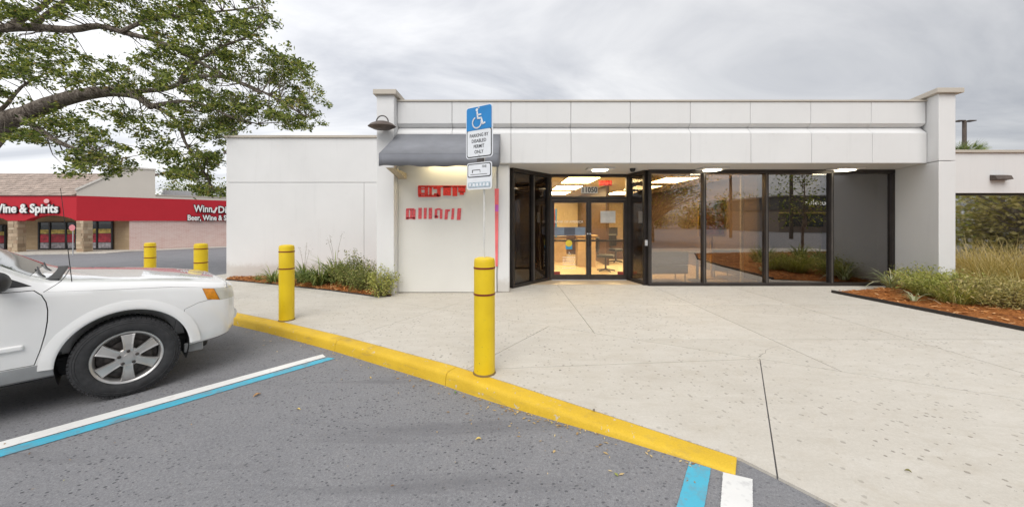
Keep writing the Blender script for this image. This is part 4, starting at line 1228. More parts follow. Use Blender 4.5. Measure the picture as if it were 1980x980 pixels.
mb = MB(); mb.box(-.55, -.405, -.69, .69, 1.105, 1.136); mb.build('cowl', black, car, world=False, bevel=.012)
for y in (-.55, .05):
    mb = MB(); mb.tube([(-.50, y, 1.143), (-.53, y + .12, 1.165), (-.57, y + .50, 1.195)], [.012, .008, .006], 6); mb.build('wiper', black, car, world=False)
mb = MB(); mb.box(.69, .775, -.72, -.42, .905, .93); mb.build('bug_deflector', black, car, world=False, bevel=.008)

# ================================================================== furniture seen through the glass
grey_f = plain('seat_grey', (0.16, 0.16, 0.17), 0.8); gold = plain('gold_frame', (0.55, 0.36, 0.08), 0.4, 0.3)
def legs4(root, x0, x1, y0, y1, h, mat, r=.015):
    for x in (x0, x1):
        for y in (y0, y1):
            mb = MB(); mb.tube([(x, y, 0), (x, y, h)], r, 6); mb.build('leg', mat, root, world=False)
def bench(x, y, w, label, rz=0.0):
    t = thing('lounge_seat', label, 'seat', (x, y, .008), rz, 'lobby seats')
    mb = MB(); mb.box(-w / 2, w / 2, -.32, .32, .20, .42); mb.build('seat', grey_f, t, world=False, bevel=.03)
    mb = MB(); mb.box(-w / 2, w / 2, .22, .34, .43, .76); mb.build('backrest', grey_f, t, world=False, bevel=.03)
    legs4(t, -w / 2 + .06, w / 2 - .06, -.26, .26, .20, black)
bench(3.95, 9.0, .95, 'grey lobby seat behind the first window pane', math.pi)
bench(5.75, 9.55, .8, 'grey lobby seat behind the second window pane', math.pi)
t = thing('side_table', 'small round lobby table behind the first window pane', 'table', (4.78, 8.95, .008))
mb = MB(); mb.lathe([(0, .02), (.22, .02), (.22, .0), (0, 0)], 24); mb.build('base', black, t, world=False)
mb = MB(); mb.tube([(0, 0, .02), (0, 0, .70)], .03, 10); mb.build('column', black, t, world=False)
mb = MB(); mb.lathe([(0, .73), (.36, .73), (.36, .70), (0, .70)], 32); mb.build('top', plain('table_top', (0.10, 0.085, 0.07), .4), t, world=False)
t = thing('poster_stand', 'gold framed poster stand inside the second window pane', 'poster', (5.35, 9.3, .008))
mb = MB(); mb.box(-.30, .30, -.20, .20, 0, .03); mb.build('base', gold, t, world=False)
mb = MB(); mb.box(-.025, .025, -.02, .02, .03, 1.1); mb.build('column', gold, t, world=False)
mb = MB(); mb.box(-.36, .36, -.03, .03, 1.1, 2.05); fr_ = mb.build('frame', gold, t, world=False, bevel=.01)
mb = MB(); mb.box(-.30, .30, -.036, -.031, 1.16, 1.99); mb.build('print', plain('poster_print', (0.50, 0.16, 0.10), .5, var=.9, scale=3.5), fr_, world=False)
wood_l = plain('light_wood', (0.45, 0.32, 0.19), .5, var=.2, scale=3)
def desk(x, y, w, d, h, label, mat, top):
    t = thing('desk', label, 'desk', (x, y, .008))
    mb = MB(); mb.box(-w / 2, w / 2, -d / 2, d / 2, h - .04, h); mb.build('top', top, t, world=False, bevel=.006)
    mb = MB(); mb.box(-w / 2 + .05, w / 2 - .05, -d / 2 + .06, d / 2 - .06, 0.0, h - .04); mb.build('cabinet', mat, t, world=False, bevel=.006)
desk(1.55, 13.2, 1.2, .6, .95, 'pale reception desk seen through the left door leaf', wood_l, dkwood)
desk(2.55, 11.8, .7, .5, 1.05, 'standing writing desk seen through the right door leaf', wood_l, wood_l)
desk(4.3, 14.3, 2.2, .7, .80, 'dark service desk at the back of the lobby', dkwood, dkwood)
desk(1.9, 16.4, 3.0, .6, 1.10, 'long teller counter along the back wall', dkwood, wood_l)
t = thing('flag', 'small red and white flag on a pole behind the left door', 'flag', (1.30, 11.2, .008))
mb = MB(); mb.lathe([(0, .04), (.12, .03), (.14, 0), (0, 0)], 16); mb.build('base', black, t, world=False)
mb = MB(); mb.tube([(0, 0, .03), (0, 0, 2.0)], .012, 8); mb.build('pole', gold, t, world=False)
for i, c_ in enumerate(('label_red', 'decal_white', 'label_red', 'sign_blue')):
    mb = MB(); mb.box(.012 + .05 * i, .06 + .05 * i, -.01 + .015 * (i % 2), .01 + .015 * (i % 2), 1.15 - .05 * i, 1.9); mb.build('stripe', MATS[c_], t, world=False)
t = thing('monitor', 'dark computer screen on the service desk', 'monitor', (4.1, 14.25, .808))
mb = MB(); mb.box(-.28, .28, -.015, .015, .12, .46); mb.build('screen', black, t, world=False, bevel=.006)
mb = MB(); mb.box(-.03, .03, -.02, .02, .015, .14).box(-.12, .12, -.08, .08, 0, .015); mb.build('stand', black, t, world=False)

def office_chair(x, y, rz, label):
    t = thing('office_chair', label, 'chair', (x, y, .008), rz, 'office chairs in the lobby')
    mb = MB(); mb.box(-.24, .24, -.24, .24, .42, .50); mb.build('seat', black, t, world=False, bevel=.03)
    mb = MB(); mb.box(-.22, .22, .20, .27, .58, 1.02); mb.build('backrest', black, t, world=False, bevel=.03)
    mb = MB(); mb.tube([(0, 0, .06), (0, 0, .42)], .03, 8).tube([(0, .2, .45), (0, .25, .62)], .02, 6); mb.build('column', darkmetal, t, world=False)
    mb = MB()
    for i in range(5): mb.tube([(0, 0, .07), (.28 * math.cos(i * 1.257), .28 * math.sin(i * 1.257), .025)], [.025, .018], 6)
    mb.build('base', darkmetal, t, world=False)
office_chair(3.9, 12.9, .4, 'black office chair left of the service desk'); office_chair(4.9, 12.7, 2.6, 'black office chair in front of the service desk'); office_chair(2.9, 10.6, 1.2, 'black office chair near the right door leaf')

# ================================================================== plants
lf_oak = leafmat('oak_leaf', [(0.0, (0.034, 0.050, 0.016)), (0.35, (0.108, 0.150, 0.036)), (0.7, (0.24, 0.285, 0.072)), (0.93, (0.42, 0.43, 0.13)), (1.0, (0.30, 0.20, 0.08))], 0.42)
lf_flax = leafmat('flax_blade', [(0.0, (0.075, 0.115, 0.034)), (0.5, (0.165, 0.22, 0.06)), (0.85, (0.32, 0.36, 0.12)), (1.0, (0.36, 0.31, 0.15))], 0.25)
lf_pale = leafmat('variegated_blade', [(0.0, (0.20, 0.26, 0.11)), (0.5, (0.40, 0.43, 0.25)), (1.0, (0.60, 0.58, 0.42))], 0.25)
lf_soft = leafmat('soft_leaf', [(0.0, (0.075, 0.10, 0.030)), (0.5, (0.18, 0.21, 0.058)), (0.85, (0.33, 0.34, 0.10)), (1.0, (0.33, 0.29, 0.12))], 0.30)
lf_lime = leafmat('lime_leaf', [(0.0, (0.17, 0.20, 0.045)), (0.5, (0.36, 0.38, 0.10)), (0.85, (0.55, 0.53, 0.18)), (1.0, (0.52, 0.42, 0.2))], 0.30)
lf_muhly = leafmat('muhly_blade', [(0.0, (0.24, 0.20, 0.07)), (0.4, (0.44, 0.34, 0.13)), (0.8, (0.58, 0.45, 0.20)), (1.0, (0.62, 0.50, 0.27))], 0.30)
lf_straw = leafmat('straw_leaf', [(0.0, (0.19, 0.17, 0.06)), (0.5, (0.38, 0.33, 0.12)), (0.85, (0.54, 0.45, 0.19)), (1.0, (0.58, 0.46, 0.24))], 0.30)
stem_m = plain('stem', (0.14, 0.11, 0.06), .8)

def blades(n, spread, L, w, arch, seg=5, rng=random):
    V, Q = [], []
    for i in range(n):
        a = rng.uniform(0, 2 * math.pi); r0 = spread * 0.35 * math.sqrt(rng.random())
        x, y = r0 * math.cos(a + rng.uniform(-.8, .8)), r0 * math.sin(a + rng.uniform(-.8, .8)); z = -0.01
        l = L * rng.uniform(.55, 1.1); el = R(rng.uniform(50, 88)); ar = arch * rng.uniform(.5, 1.5); ww = w * rng.uniform(.7, 1.2)
        b = len(V)
        for k in range(seg + 1):
            t = k / seg
            wd = ww * (1 - t ** 2.2) * (0.55 + 0.45 * min(1, t * 4)) + 0.0004
            sx, sy = -math.sin(a) * wd, math.cos(a) * wd
            V += [(x - sx, y - sy, z), (x + sx, y + sy, z)]
            if k < seg: Q.append((b + 2 * k, b + 2 * k + 1, b + 2 * k + 3, b + 2 * k + 2))
            e2 = el - ar * t * 1.6
            x += math.cos(e2) * math.cos(a) * l / seg; y += math.cos(e2) * math.sin(a) * l / seg; z += math.sin(e2) * l / seg
            z = max(z, 0.01 if k else -0.01)
    return V, Q
def leaf_cards(C, size, up=0.3, ratio=0.42):
    """one folded leaf at every centre in C"""
    n = len(C); C = np.asarray(C)
    d = RNG.normal(size=(n, 3)); d[:, 2] = d[:, 2] * 0.7 + up * 0.3; d /= np.linalg.norm(d, axis=1)[:, None]
    e = RNG.normal(size=(n, 3)); s = np.cross(d, e); s /= np.linalg.norm(s, axis=1)[:, None]
    nn = np.cross(d, s)
    L = size * RNG.uniform(.6, 1.3, n)[:, None]; Wd = L * ratio
    V = np.stack([C - d * L * .5, C + s * Wd * .5 + nn * Wd * .15, C + d * L * .5, C - s * Wd * .5 + nn * Wd * .15], 1).reshape(-1, 3)
    Q = np.arange(n * 4).reshape(n, 4)
    return V, Q
def grass_clump(name, x, y, z, n, spread, L, w, arch, mat, label, cat, group=None, stalks=0):
    t = thing(name, label, cat, (x, y, z), random.uniform(0, 6), group)
    V, Q = blades(n, spread, L, w, arch)
    link('blades', raw_mesh('blades', V, Q), mat, t)
    if stalks:
        mb = MB(); tips = []
        for i in range(stalks):
            a = random.uniform(0, 6.28); h = L * random.uniform(1.0, 1.4); k = random.uniform(.05, .25)
            p = [(math.cos(a) * k * s * s, math.sin(a) * k * s * s, h * s) for s in (0, .35, .7, 1)]
            mb.tube(p, [.004, .0035, .003, .002], 5)
            for j in range(14): tips.append(Vector(p[3]) + Vector((random.gauss(0, .04), random.gauss(0, .04), random.uniform(-.14, .05))))
        mb.build('flower_stalk', stem_m, t, world=False)
        V, Q = leaf_cards(tips, .018, ratio=.8); tag(link('seed_heads', raw_mesh('seed_heads', V, Q), stem_m, t), kind='stuff')
    return t
def shrub(x, y, z, rx, ry, h, n, size, mat, label, group=None, wisps=8, ratio=.34):
    t = thing('shrub', label, 'shrub', (x, y, z), 0, group)
    mb = MB(); C = []
    ns = 46
    for i in range(ns):
        a = random.uniform(0, 6.28); r = math.sqrt(random.random())
        hh = h * (1 - .45 * r * r) * random.uniform(.75, 1.05) * (1.22 if i < wisps else 1)
        end = Vector((rx * r * math.cos(a), ry * r * math.sin(a), hh))
        p = [Vector((end.x * .25, end.y * .25, -.02)), Vector((end.x * .6, end.y * .6, hh * .5)), end]
        mb.tube(p, [.006, .004, .002], 4)
        m = n // ns
        for j in range(m):
            s = random.random() ** .6; q = p[0].lerp(p[1], s * 2) if s < .5 else p[1].lerp(p[2], s * 2 - 1)
            k = .10 if i >= wisps else .05
            C.append(q + Vector((random.gauss(0, k * rx / .45), random.gauss(0, k * ry / .45), random.gauss(0, k * .6))))
    C = [c for c in C if c.z > 0.0]
    mb.build('stems', stem_m, t, world=False)
    V, Q = leaf_cards(C, size, .6, ratio); link('foliage', raw_mesh('foliage', V, Q), mat, t)
    return t
def on(hz, px, Y):
    x = (px - CX) * Y / F; return x, Y, hz(x, Y) - 0.01
# left bed
G1 = 'strap leaved clumps in the left bark bed'
for i, (px, Y, n, sp, L, w, lab) in enumerate((
    (500, 9.45, 26, .14, .30, .010, 'small sparse strap leaved tuft nearest the wall corner'),
    (528, 9.10, 70, .26, .60, .013, 'strap leaved clump half hidden behind the second bollard'),
    (588, 8.85, 130, .38, .80, .015, 'broad strap leaved clump right of the second bollard'),
    (618, 8.50, 140, .40, .78, .015, 'arching strap leaved clump in front of the left bed'),
    (648, 8.75, 160, .42, 1.0, .015, 'tallest strap leaved clump in the left bed'))):
    x, y, z = on(hzL, px, Y)
    grass_clump('flax_lily', x, y, z, n, sp, L, w, 1.15, lf_flax, lab, 'plant', G1, stalks=3 if i in (2, 4) else 0)
for px, Y, rx, ry, h, n, lab in ((676, 8.25, .46, .42, .72, 3000, 'fine leaved shrub right of the strap leaved clumps'), (704, 7.75, .48, .40, .56, 2900, 'low fine leaved shrub in the middle of the left bed'), (738, 7.12, .33, .28, .58, 1900, 'yellow green shrub at the pier end of the left bed')):
    x, y, z = on(hzL, px, Y)
    shrub(x, y, z, rx, ry, h, n, .055, lf_soft if px < 730 else lf_lime, lab, 'shrubs in the left bed')
# right bed
x, y, z = on(hzR, 1722, 7.75); grass_clump('variegated_flax', x, y, z, 42, .22, .72, .016, 1.0, lf_pale, 'cream striped strap leaved plant at the foot of the right pier', 'plant')
x, y, z = on(hzR, 1768, 6.35); grass_clump('variegated_flax', x, y, z, 16, .10, .42, .012, 1.5, lf_pale, 'small pale blades flopping over the right bed edge', 'plant')
for px, Y, rx, ry, h, n, m, lab in ((1778, 7.35, .50, .42, .52, 3200, lf_lime, 'lime green shrub against the right pier'), (1830, 6.55, .56, .46, .52, 3400, lf_lime, 'widest lime green shrub in front of the right pier'), (1895, 6.1, .56, .46, .46, 2600, lf_straw, 'straw green shrub right of the lime green shrubs'), (1955, 5.8, .56, .46, .42, 2400, lf_straw, 'straw green shrub cut by the right picture edge')):
    x, y, z = on(hzR, px, Y); shrub(x, y, z, rx, ry, h, n, .055, m, lab, 'shrubs in the right bed')
for i, (px, Y, L) in enumerate(((1868, 8.3, 1.15), (1905, 7.9, 1.20), (1950, 8.1, 1.18), (1990, 7.8, 1.15), (1925, 7.25, 1.0), (1975, 7.1, 1.0))):
    x, y, z = on(hzR, px, Y)
    grass_clump('muhly_clump', x, y, z, 620, .85, L, .0035, .75, lf_muhly, ('tan feathery grass clump next to the right pier edge', 'tan feathery grass clump below the left half of the wing window', 'tan feathery grass clump below the wing window middle', 'tan feathery grass clump behind the right picture edge', 'shorter tan grass clump in front of the wing window', 'shorter tan grass clump at the right picture edge')[i], 'plant', 'tan grass clumps by the wing window')
for px, Y, L, m, lab in ((1795, 6.75, .55, lf_lime, 'feathery lime grass tuft in front of the lime shrubs'), (1850, 6.15, .60, lf_lime, 'feathery lime grass tuft beside the straw green shrubs'), (1905, 6.75, .70, lf_straw, 'feathery straw tuft behind the straw green shrubs'), (1965, 6.45, .70, lf_straw, 'feathery straw tuft at the right picture edge')):
    x, y, z = on(hzR, px, Y); grass_clump('feathery_tuft', x, y, z, 420, .55, L, .004, .95, m, lab, 'plant', 'feathery tufts in the right bed')
# plants of the same bed that only the storefront mirrors
for i, (x, y, L) in enumerate(((8.7, 4.3, .75), (9.6, 3.4, .8), (10.6, 4.6, .8), (11.3, 2.9, .8), (12.6, 4.0, .8), (9.2, 5.6, .7))):
    grass_clump('flax_lily', x, y, hzR(x, y) - .01, 150, .45, L, .013, 1.1, lf_flax, 'strap leaved clump mirrored in the storefront glass', 'plant', 'bed plants mirrored in the glass')

# ================================================================== trees
def branch_noise(p, q, n, amp):
    out = []
    for i in range(n + 1):
        t = i / n; o = p.lerp(q, t)
        if 0 < i < n: o = o + Vector((random.gauss(0, amp), random.gauss(0, amp), random.gauss(0, amp)))
        out.append(o)
    return out
def oak_big():
    base = Vector((-20.4, 11.6, lot_z(-20.4, 11.6)))
    t = thing('oak_tree', 'spreading live oak with a thick pale limb reaching over the lot from the left', 'tree', base)
    fork = base + Vector((0.6, 0, 2.3))
    mb = MB()
    mb.tube([base + Vector((0, 0, -.1)), base + Vector((.05, 0, .5)), base + Vector((.25, .05, 1.4)), fork], [.85, .62, .55, .56], 16)
    mb.build('trunk', bark, t)
    limbs = []
    def limb(pts, r0, r1, name='limb'):
        pts = [Vector(p) for p in pts]
        # round the path
        q = []
        for i in range(len(pts) - 1):
            for k in range(3):
                s = k / 3
                p0, p1, p2, p3 = pts[max(i - 1, 0)], pts[i], pts[i + 1], pts[min(i + 2, len(pts) - 1)]
                q.append(0.5 * ((2 * p1) + (p2 - p0) * s + (2 * p0 - 5 * p1 + 4 * p2 - p3) * s * s + (3 * p1 - p0 - 3 * p2 + p3) * s ** 3))
        q.append(pts[-1])
        n = len(q)
        rad = [(r0 + (r1 - r0) * (i / (n - 1)) ** .8) * (1 + random.uniform(-.06, .06)) for i in range(n)]
        mb = MB(); mb.tube(q, rad, 12 if r0 > .1 else 7); mb.build(name, bark, t)
        limbs.append((q, rad))
    PX = lambda seq, Y0, Y1: [D(x, y, Y0 + (Y1 - Y0) * i / max(1, len(seq) - 1)) for i, (x, y) in enumerate(seq)]
    limb([fork, fork + Vector((1.4, 0, .95))] + PX([(0, 245), (50, 221), (115, 195), (185, 179), (235, 179), (268, 188), (292, 208)], 11.6, 10.9), .38, .085)
    limb([fork + Vector((.1, 0, -.1)), fork + Vector((.9, .4, 2.6))] + PX([(-40, 62), (0, 56), (60, 53), (135, 58), (190, 51), (245, 65), (310, 82), (375, 115), (440, 150), (505, 180)], 12.2, 10.8), .20, .025)
    limb(PX([(20, 54), (45, 35), (75, 18), (110, -10), (170, -60)], 12.0, 12.4), .13, .04)
    limb(PX([(190, 180), (245, 178), (320, 172), (352, 160), (390, 148), (430, 150), (480, 165), (540, 195), (590, 225)], 11.2, 11.0), .10, .02)
    limb(PX([(40, 228), (70, 246), (100, 268), (140, 286), (190, 300), (225, 318)], 11.3, 10.7), .12, .02)
    limb(PX([(285, 200), (318, 216), (345, 240), (358, 275), (378, 305), (402, 345), (415, 372)], 11.0, 11.3), .08, .015)
    limb(PX([(345, 168), (362, 135), (392, 112), (430, 90), (480, 70), (520, 35)], 11.0, 11.4), .08, .02)
    limb(PX([(235, 62), (290, 38), (360, 30), (430, 22), (500, 15)], 11.3, 11.8), .07, .02)
    limb(PX([(292, 206), (350, 196), (400, 205), (450, 228), (500, 240)], 10.9, 11.2), .07, .02)
    limb(PX([(60, 53), (100, 20), (160, -20), (240, -50)], 12.0, 11.6), .09, .03)
    limb(PX([(-30, 240), (10, 205), (40, 170), (70, 150)], 11.8, 12.4), .08, .03)
    # clumps: (px, py, rx, ry, count)
    E = [(60, 12, 110, 26, 42), (220, 14, 110, 26, 44), (370, 22, 110, 34, 54), (480, 22, 58, 42, 26), (295, 60, 70, 26, 22), (445, 78, 80, 40, 46), (400, 126, 85, 34, 40), (325, 108, 55, 26, 16),
         (55, 108, 100, 36, 46), (150, 138, 80, 22, 26), (30, 165, 50, 36, 24), (515, 132, 70, 32, 34), (566, 160, 44, 34, 24), (588, 208, 34, 36, 20), (548, 214, 48, 30, 22), (496, 226, 58, 24, 24), (446, 214, 58, 36, 32), (420, 178, 60, 28, 24),
         (330, 176, 66, 36, 34), (295, 132, 56, 30, 20), (185, 158, 60, 16, 12), (130, 252, 78, 34, 40), (50, 272, 62, 20, 22), (188, 294, 56, 24, 28), (226, 318, 30, 16, 14), (160, 322, 40, 12, 10), (215, 222, 40, 18, 8),
         (302, 268, 22, 36, 14), (340, 298, 36, 22, 18), (350, 336, 18, 26, 12), (392, 318, 32, 32, 24), (404, 366, 26, 15, 12), (424, 290, 18, 30, 12), (372, 240, 48, 26, 22), (428, 250, 40, 22, 20), (250, 232, 30, 26, 8),
         (-90, 100, 90, 110, 60), (-90, -60, 120, 60, 40), (120, -70, 160, 50, 60), (360, -60, 160, 50, 55), (-120, 260, 60, 40, 16)]
    C = []; tw = MB()
    nodes = [(p, r) for q, rad in limbs for p, r in zip(q, rad)]
    NP = np.array([p for p, r in nodes])
    for ex, ey, rx, ry, cnt in E:
        for i in range(int(cnt * .44 + .5)):
            a = random.uniform(0, 6.28); r = math.sqrt(random.random())
            c = D(ex + rx * r * math.cos(a), ey + ry * r * math.sin(a), random.gauss(11.3, .75))
            j = int(np.argmin(((NP - np.array(c)) ** 2).sum(1) + RNG.uniform(0, .5, len(NP))))
            st = nodes[j][0]
            if (st - c).length < 5:
                mid = st.lerp(c, .5) + Vector((random.gauss(0, .12), random.gauss(0, .12), random.gauss(.03, .12)))
                L = (st - c).length
                tw.tube([st, st.lerp(mid, .55) + Vector((0, 0, random.gauss(0, .05))), mid, c], [min(.010 + .009 * L, nodes[j][1] * .8), .007 + .005 * L, .006 + .003 * L, .003], 4, False)
            sub = random.randint(3, 5)
            for s in range(sub):
                cc = c + Vector((random.gauss(0, .20), random.gauss(0, .20), random.gauss(0, .11)))
                tw.tube([c, c.lerp(cc, .5) + Vector((0, 0, .02)), cc], [.005, .004, .002], 3, False)
                m = random.randint(18, 40)
                g = RNG.normal(size=(m, 3)) * np.array([.085, .085, .055])
                C.append(np.array(cc) + g)
    tw.build('twigs', bark, t)
    C = np.concatenate(C)
    V, Q = leaf_cards(C - np.array(base), .115, .2, .46)
    link('crown', raw_mesh('crown', V, Q), lf_oak, t)
    # grey moss threads hanging in the crown
    V, Q = [], []
    for i in range(170):
        c = D(random.uniform(230, 560), random.uniform(110, 230), random.gauss(11.2, .5)) - base
        for k in range(4):
            l = random.uniform(.12, .40); b = len(V); x, y, z = c + Vector((random.gauss(0, .05), random.gauss(0, .05), 0))
            for s in range(4):
                V += [(x - .004, y, z), (x + .004, y, z)]
                if s < 3: Q.append((b + 2 * s, b + 2 * s + 1, b + 2 * s + 3, b + 2 * s + 2))
                x += random.gauss(0, .02); z -= l / 3
    tag(link('moss', raw_mesh('moss', V, Q), plain('moss_grey', (0.22, 0.21, 0.15), .9), t), kind='stuff')
oak_big()
def small_tree(name, x, y, h, cr, nclump, size, label, group=None, mat=lf_oak, trunk=.12, bot=.35, z=None):
    z = (lot_z(x, y) if z is None else z) - .02
    t = thing(name, label, 'tree', (x, y, z), 0, group)
    mb = MB(); mb.tube([(0, 0, -.05), (.05 * h * .1, 0, h * .25), (0, .03 * h, h * .6), (.02 * h, 0, h * .9)], [trunk, trunk * .8, trunk * .5, trunk * .12], 9); 
    C = []
    for i in range(nclump):
        a = random.uniform(0, 6.28); u = random.random(); zz = h * (bot + (1 - bot) * u); rr = cr * math.sqrt(random.random()) * (math.sin(math.pi * min(1, .18 + .82 * u)) ** .6 + .1)
        c = Vector((rr * math.cos(a), rr * math.sin(a), zz))
        st = Vector((0, 0, max(h * .2, zz - rr * .7)))
        mb.tube([st, st.lerp(c, .5) + Vector((0, 0, .03 * h)), c], [trunk * .25, trunk * .15, trunk * .05], 4, False)
        m = 26
        C.append(np.array(c) + RNG.normal(size=(m, 3)) * size * np.array([2.4, 2.4, 1.7]))
    mb.build('trunk', bark, t, world=False)
    V, Q = leaf_cards(np.concatenate(C), size, .2, .55)
    link('crown', raw_mesh('crown', V, Q), mat, t)
    return t
# trees and shrubs behind the camera, mirrored in the glass
small_tree('young_tree', 13.3, 0.6, 4.2, 1.0, 46, .11, 'thin young tree mirrored in the third storefront pane', trunk=.06, z=.05)
for i, (x, y, h, r) in enumerate(((22.5, 3.5, 5.5, 2.6), (25.5, 0.5, 6.5, 3.0), (29, -3.0, 6.0, 3.0), (24.5, 6.0, 4.5, 2.4), (32, 2.0, 6.5, 3.2), (21.0, 0.2, 2.6, 1.6), (23.5, 2.4, 2.4, 1.7))):
    small_tree('hedge_tree', x, y, h, r, 105, .20, 'leafy tree mirrored in the right wing window', 'trees mirrored in the wing window', bot=.12, mat=lf_lime if i % 3 else lf_straw)
small_tree('lot_oak', 10.5, -9.5, 7.0, 3.6, 260, .17, 'oak mirrored in the first storefront panes', bot=.42, trunk=.24)
for i in range(16):
    x = 12 + i * 3.6 + random.uniform(-1, 1); y = -58 + random.uniform(-4, 4)
    small_tree('roadside_tree', x, y, random.uniform(4.5, 6.5), random.uniform(2.6, 3.4), 60, .42, 'dark tree in the row across the road, mirrored in the glass', 'trees across the road', bot=.08, trunk=.2)
# restaurant across the road, seen only as a reflection
rs = thing('restaurant', 'brown restaurant with a dark sign band, mirrored in the storefront', 'building', (47, -36, lot_z(47, -36)))
rw = plain('rest_wall', (0.22, 0.18, 0.15), .8); rk = plain('rest_band', (0.10, 0.095, 0.09), .7)
zr = lot_z(47, -36)
def rbox(name, x0, x1, y0, y1, z0, z1, m, par=None):
    mb = MB(); mb.box(x0, x1, y0, y1, zr + z0, zr + z1); return mb.build(name, m, par or rs)
rbox('wall', 38, 58, -44, -33, 0, 4.0, rw); rbox('sign_band', 37.8, 58.2, -44.2, -32.8, 3.2, 5.0, rk); rbox('roof', 37.6, 58.4, -44.4, -32.6, 5.0, 5.2, plain('rest_roof', (0.3, 0.28, 0.25), .8))
for x in range(39, 58, 3): rbox('window', x, x + 2.2, -33, -32.93, .8, 2.4, carglass)
rbox('eave', 37.9, 58.1, -32.9, -32.2, 2.6, 2.8, plain('rest_eave', (0.5, 0.38, 0.12), .7))
for x in (44.0, 49.6): place_text(text_mesh("McDonald's", 1.1, .06), (x, -32.74, zr + 4.15), (-1, 0, 0), (0, 0, 1), rs, emis('rest_letters', (0.9, 0.9, 0.85), .5) if 'rest_letters' not in MATS else MATS['rest_letters'])
# poles and wires across the road
pole_m = plain('pole_wood', (0.10, 0.08, 0.065), .9)
def upole(x, y, h, label):
    t = thing('utility_pole', label, 'pole', (x, y, lot_z(x, y)), 0, 'utility poles across the road')
    mb = MB(); mb.tube([(0, 0, -.1), (0, 0, h)], [.16, .10], 10); mb.build('post', pole_m, t, world=False)
    mb = MB(); mb.box(-1.2, 1.2, -.05, .05, h - .9, h - .78).box(-1.0, 1.0, -.05, .05, h - 2.1, h - 1.98); mb.build('crossarm', pole_m, t, world=False)
upole(24.5, -14, 11.5, 'utility pole mirrored in the third storefront pane'); upole(-12, -14, 11.5, 'utility pole across the road behind the camera')
for k, (dx, hh) in enumerate(((-1.1, 10.75), (0, 10.75), (1.1, 10.75), (-.9, 9.55), (.9, 9.55), (0, 8.3))):
    pts = []
    for i in range(25):
        s = i / 24; x = -12 + s * 72; q = ((x + 12) / 36.5) % 1.0
        pts.append((x, -14 + dx * .2, lot_z(20, -14) + hh - 1.0 * 4 * q * (1 - q) * .5))
    mb = MB(); mb.tube(pts, .014, 4); o = mb.build('power_line', black)
    tag(o, 'thin power line strung between the poles across the road', 'cable', 'power lines across the road')
def lamp_post(x, y, h, label, arm=.55, group=None):
    t = thing('lamp_post', label, 'lamp post', (x, y, lot_z(x, y)), 0, group)
    mb = MB(); mb.tube([(0, 0, -.05), (0, 0, h)], [.13, .11], 10); mb.build('post', bronze, t, world=False)
    for s in (-1, 1):
        mb = MB(); mb.box(min(s * .12, s * arm * 2), max(s * .12, s * arm * 2), -.2, .2, h - .035, h + .035); mb.build('lamp_head', bronze, t, world=False, bevel=.02)
# right background: lamp post and palm tops beyond the wing roof
lamp_post(32.6, 25.2, 8.7, 'dark twin headed lamp post rising behind the right wing roof', .32)
lamp_post(20.5, -16, 7.0, 'lamp post mirrored in the second storefront pane', .35)
def palm(x, y, h, label):
    t = thing('palm_tree', label, 'palm', (x, y, lot_z(x, y)), 0, 'palms behind the right wing')
    mb = MB(); mb.tube([(0, 0, -.05), (.1, 0, h * .5), (0, 0, h)], [.2, .16, .14], 10); mb.build('trunk', bark, t, world=False)
    V, Q = [], []
    for i in range(34):
        a = random.uniform(0, 6.28); el = R(random.uniform(-25, 80)); L = random.uniform(.8, 1.3)
        d = Vector((math.cos(a) * math.cos(el), math.sin(a) * math.cos(el), math.sin(el)))
        hub = Vector((0, 0, h)) + d * L * .5
        for k in range(11):
            ang = R(-75 + 15 * k); s = d.cross(Vector((0, 0, 1))).normalized()
            dd = (d * math.cos(ang) + s * math.sin(ang)).normalized(); n = dd.cross(s + Vector((0, 0, .3))).normalized() * .02
            tip = hub + dd * L * .6 + Vector((0, 0, -.12)); b = len(V)
            V += [tuple(hub - n), tuple(hub + n), tuple(tip + n * .2), tuple(tip - n * .2)]; Q.append((b, b + 1, b + 2, b + 3))
    link('fronds', raw_mesh('fronds', V, Q), lf_flax, t)
palm(33.4, 25.5, 6.3, 'palm crown right of the lamp post base'); palm(31.9, 25.0, 6.1, 'palm crown left of the lamp post base')
# low trees far behind the shop
for i, (px, Y, h) in enumerate(((345, 52, 8.0), (375, 50, 7.6), (405, 48, 7.6), (430, 46, 7.2))):
    x = (px - CX) * Y / F
    small_tree('background_tree', x, Y, h, 2.6, 70, .30, ('distant tree left behind the brick shop roof', 'second distant tree behind the brick shop roof', 'third distant tree behind the brick shop roof', 'distant tree touching the white wing edge')[i], 'distant trees behind the shop', bot=.3)

# ================================================================== shop on the left
SY = 26.15
sx0 = (148 - CX) * SY / F
sz = lot_z(sx0, SY)
shop = thing('liquor_shop', 'single storey shop with red sign band, stone columns and tiled roof', 'building', (sx0, SY, sz))
redband = m_stucco('red_band', (0.50, 0.022, 0.035), .2, .2)
cream = m_stucco('shop_cream', (0.66, 0.61, 0.54), .2, .2)
tanblock = m_brick('tan_block', (0.44, 0.33, 0.21), (0.38, 0.28, 0.17), (0.34, 0.26, 0.17), .4, .2)
brickp = m_brick('pale_brick', (0.60, 0.43, 0.39), (0.54, 0.35, 0.31), (0.66, 0.56, 0.52), .30, .105)
k_ = SY / F
zE = lambda py: EYE - (py - CY) * k_           # height at the front plane for a pixel row
zBot, zTop = zE(427), zE(379)
SX = lambda px: (px - CX) * SY / F
sd_ = Vector((6.1, 6.4, 0)).normalized()       # side wall direction
C0 = Vector((sx0, SY, 0))
def spart(name, mb, mat, par=None, **k): return mb.build(name, mat, par or shop, **k)
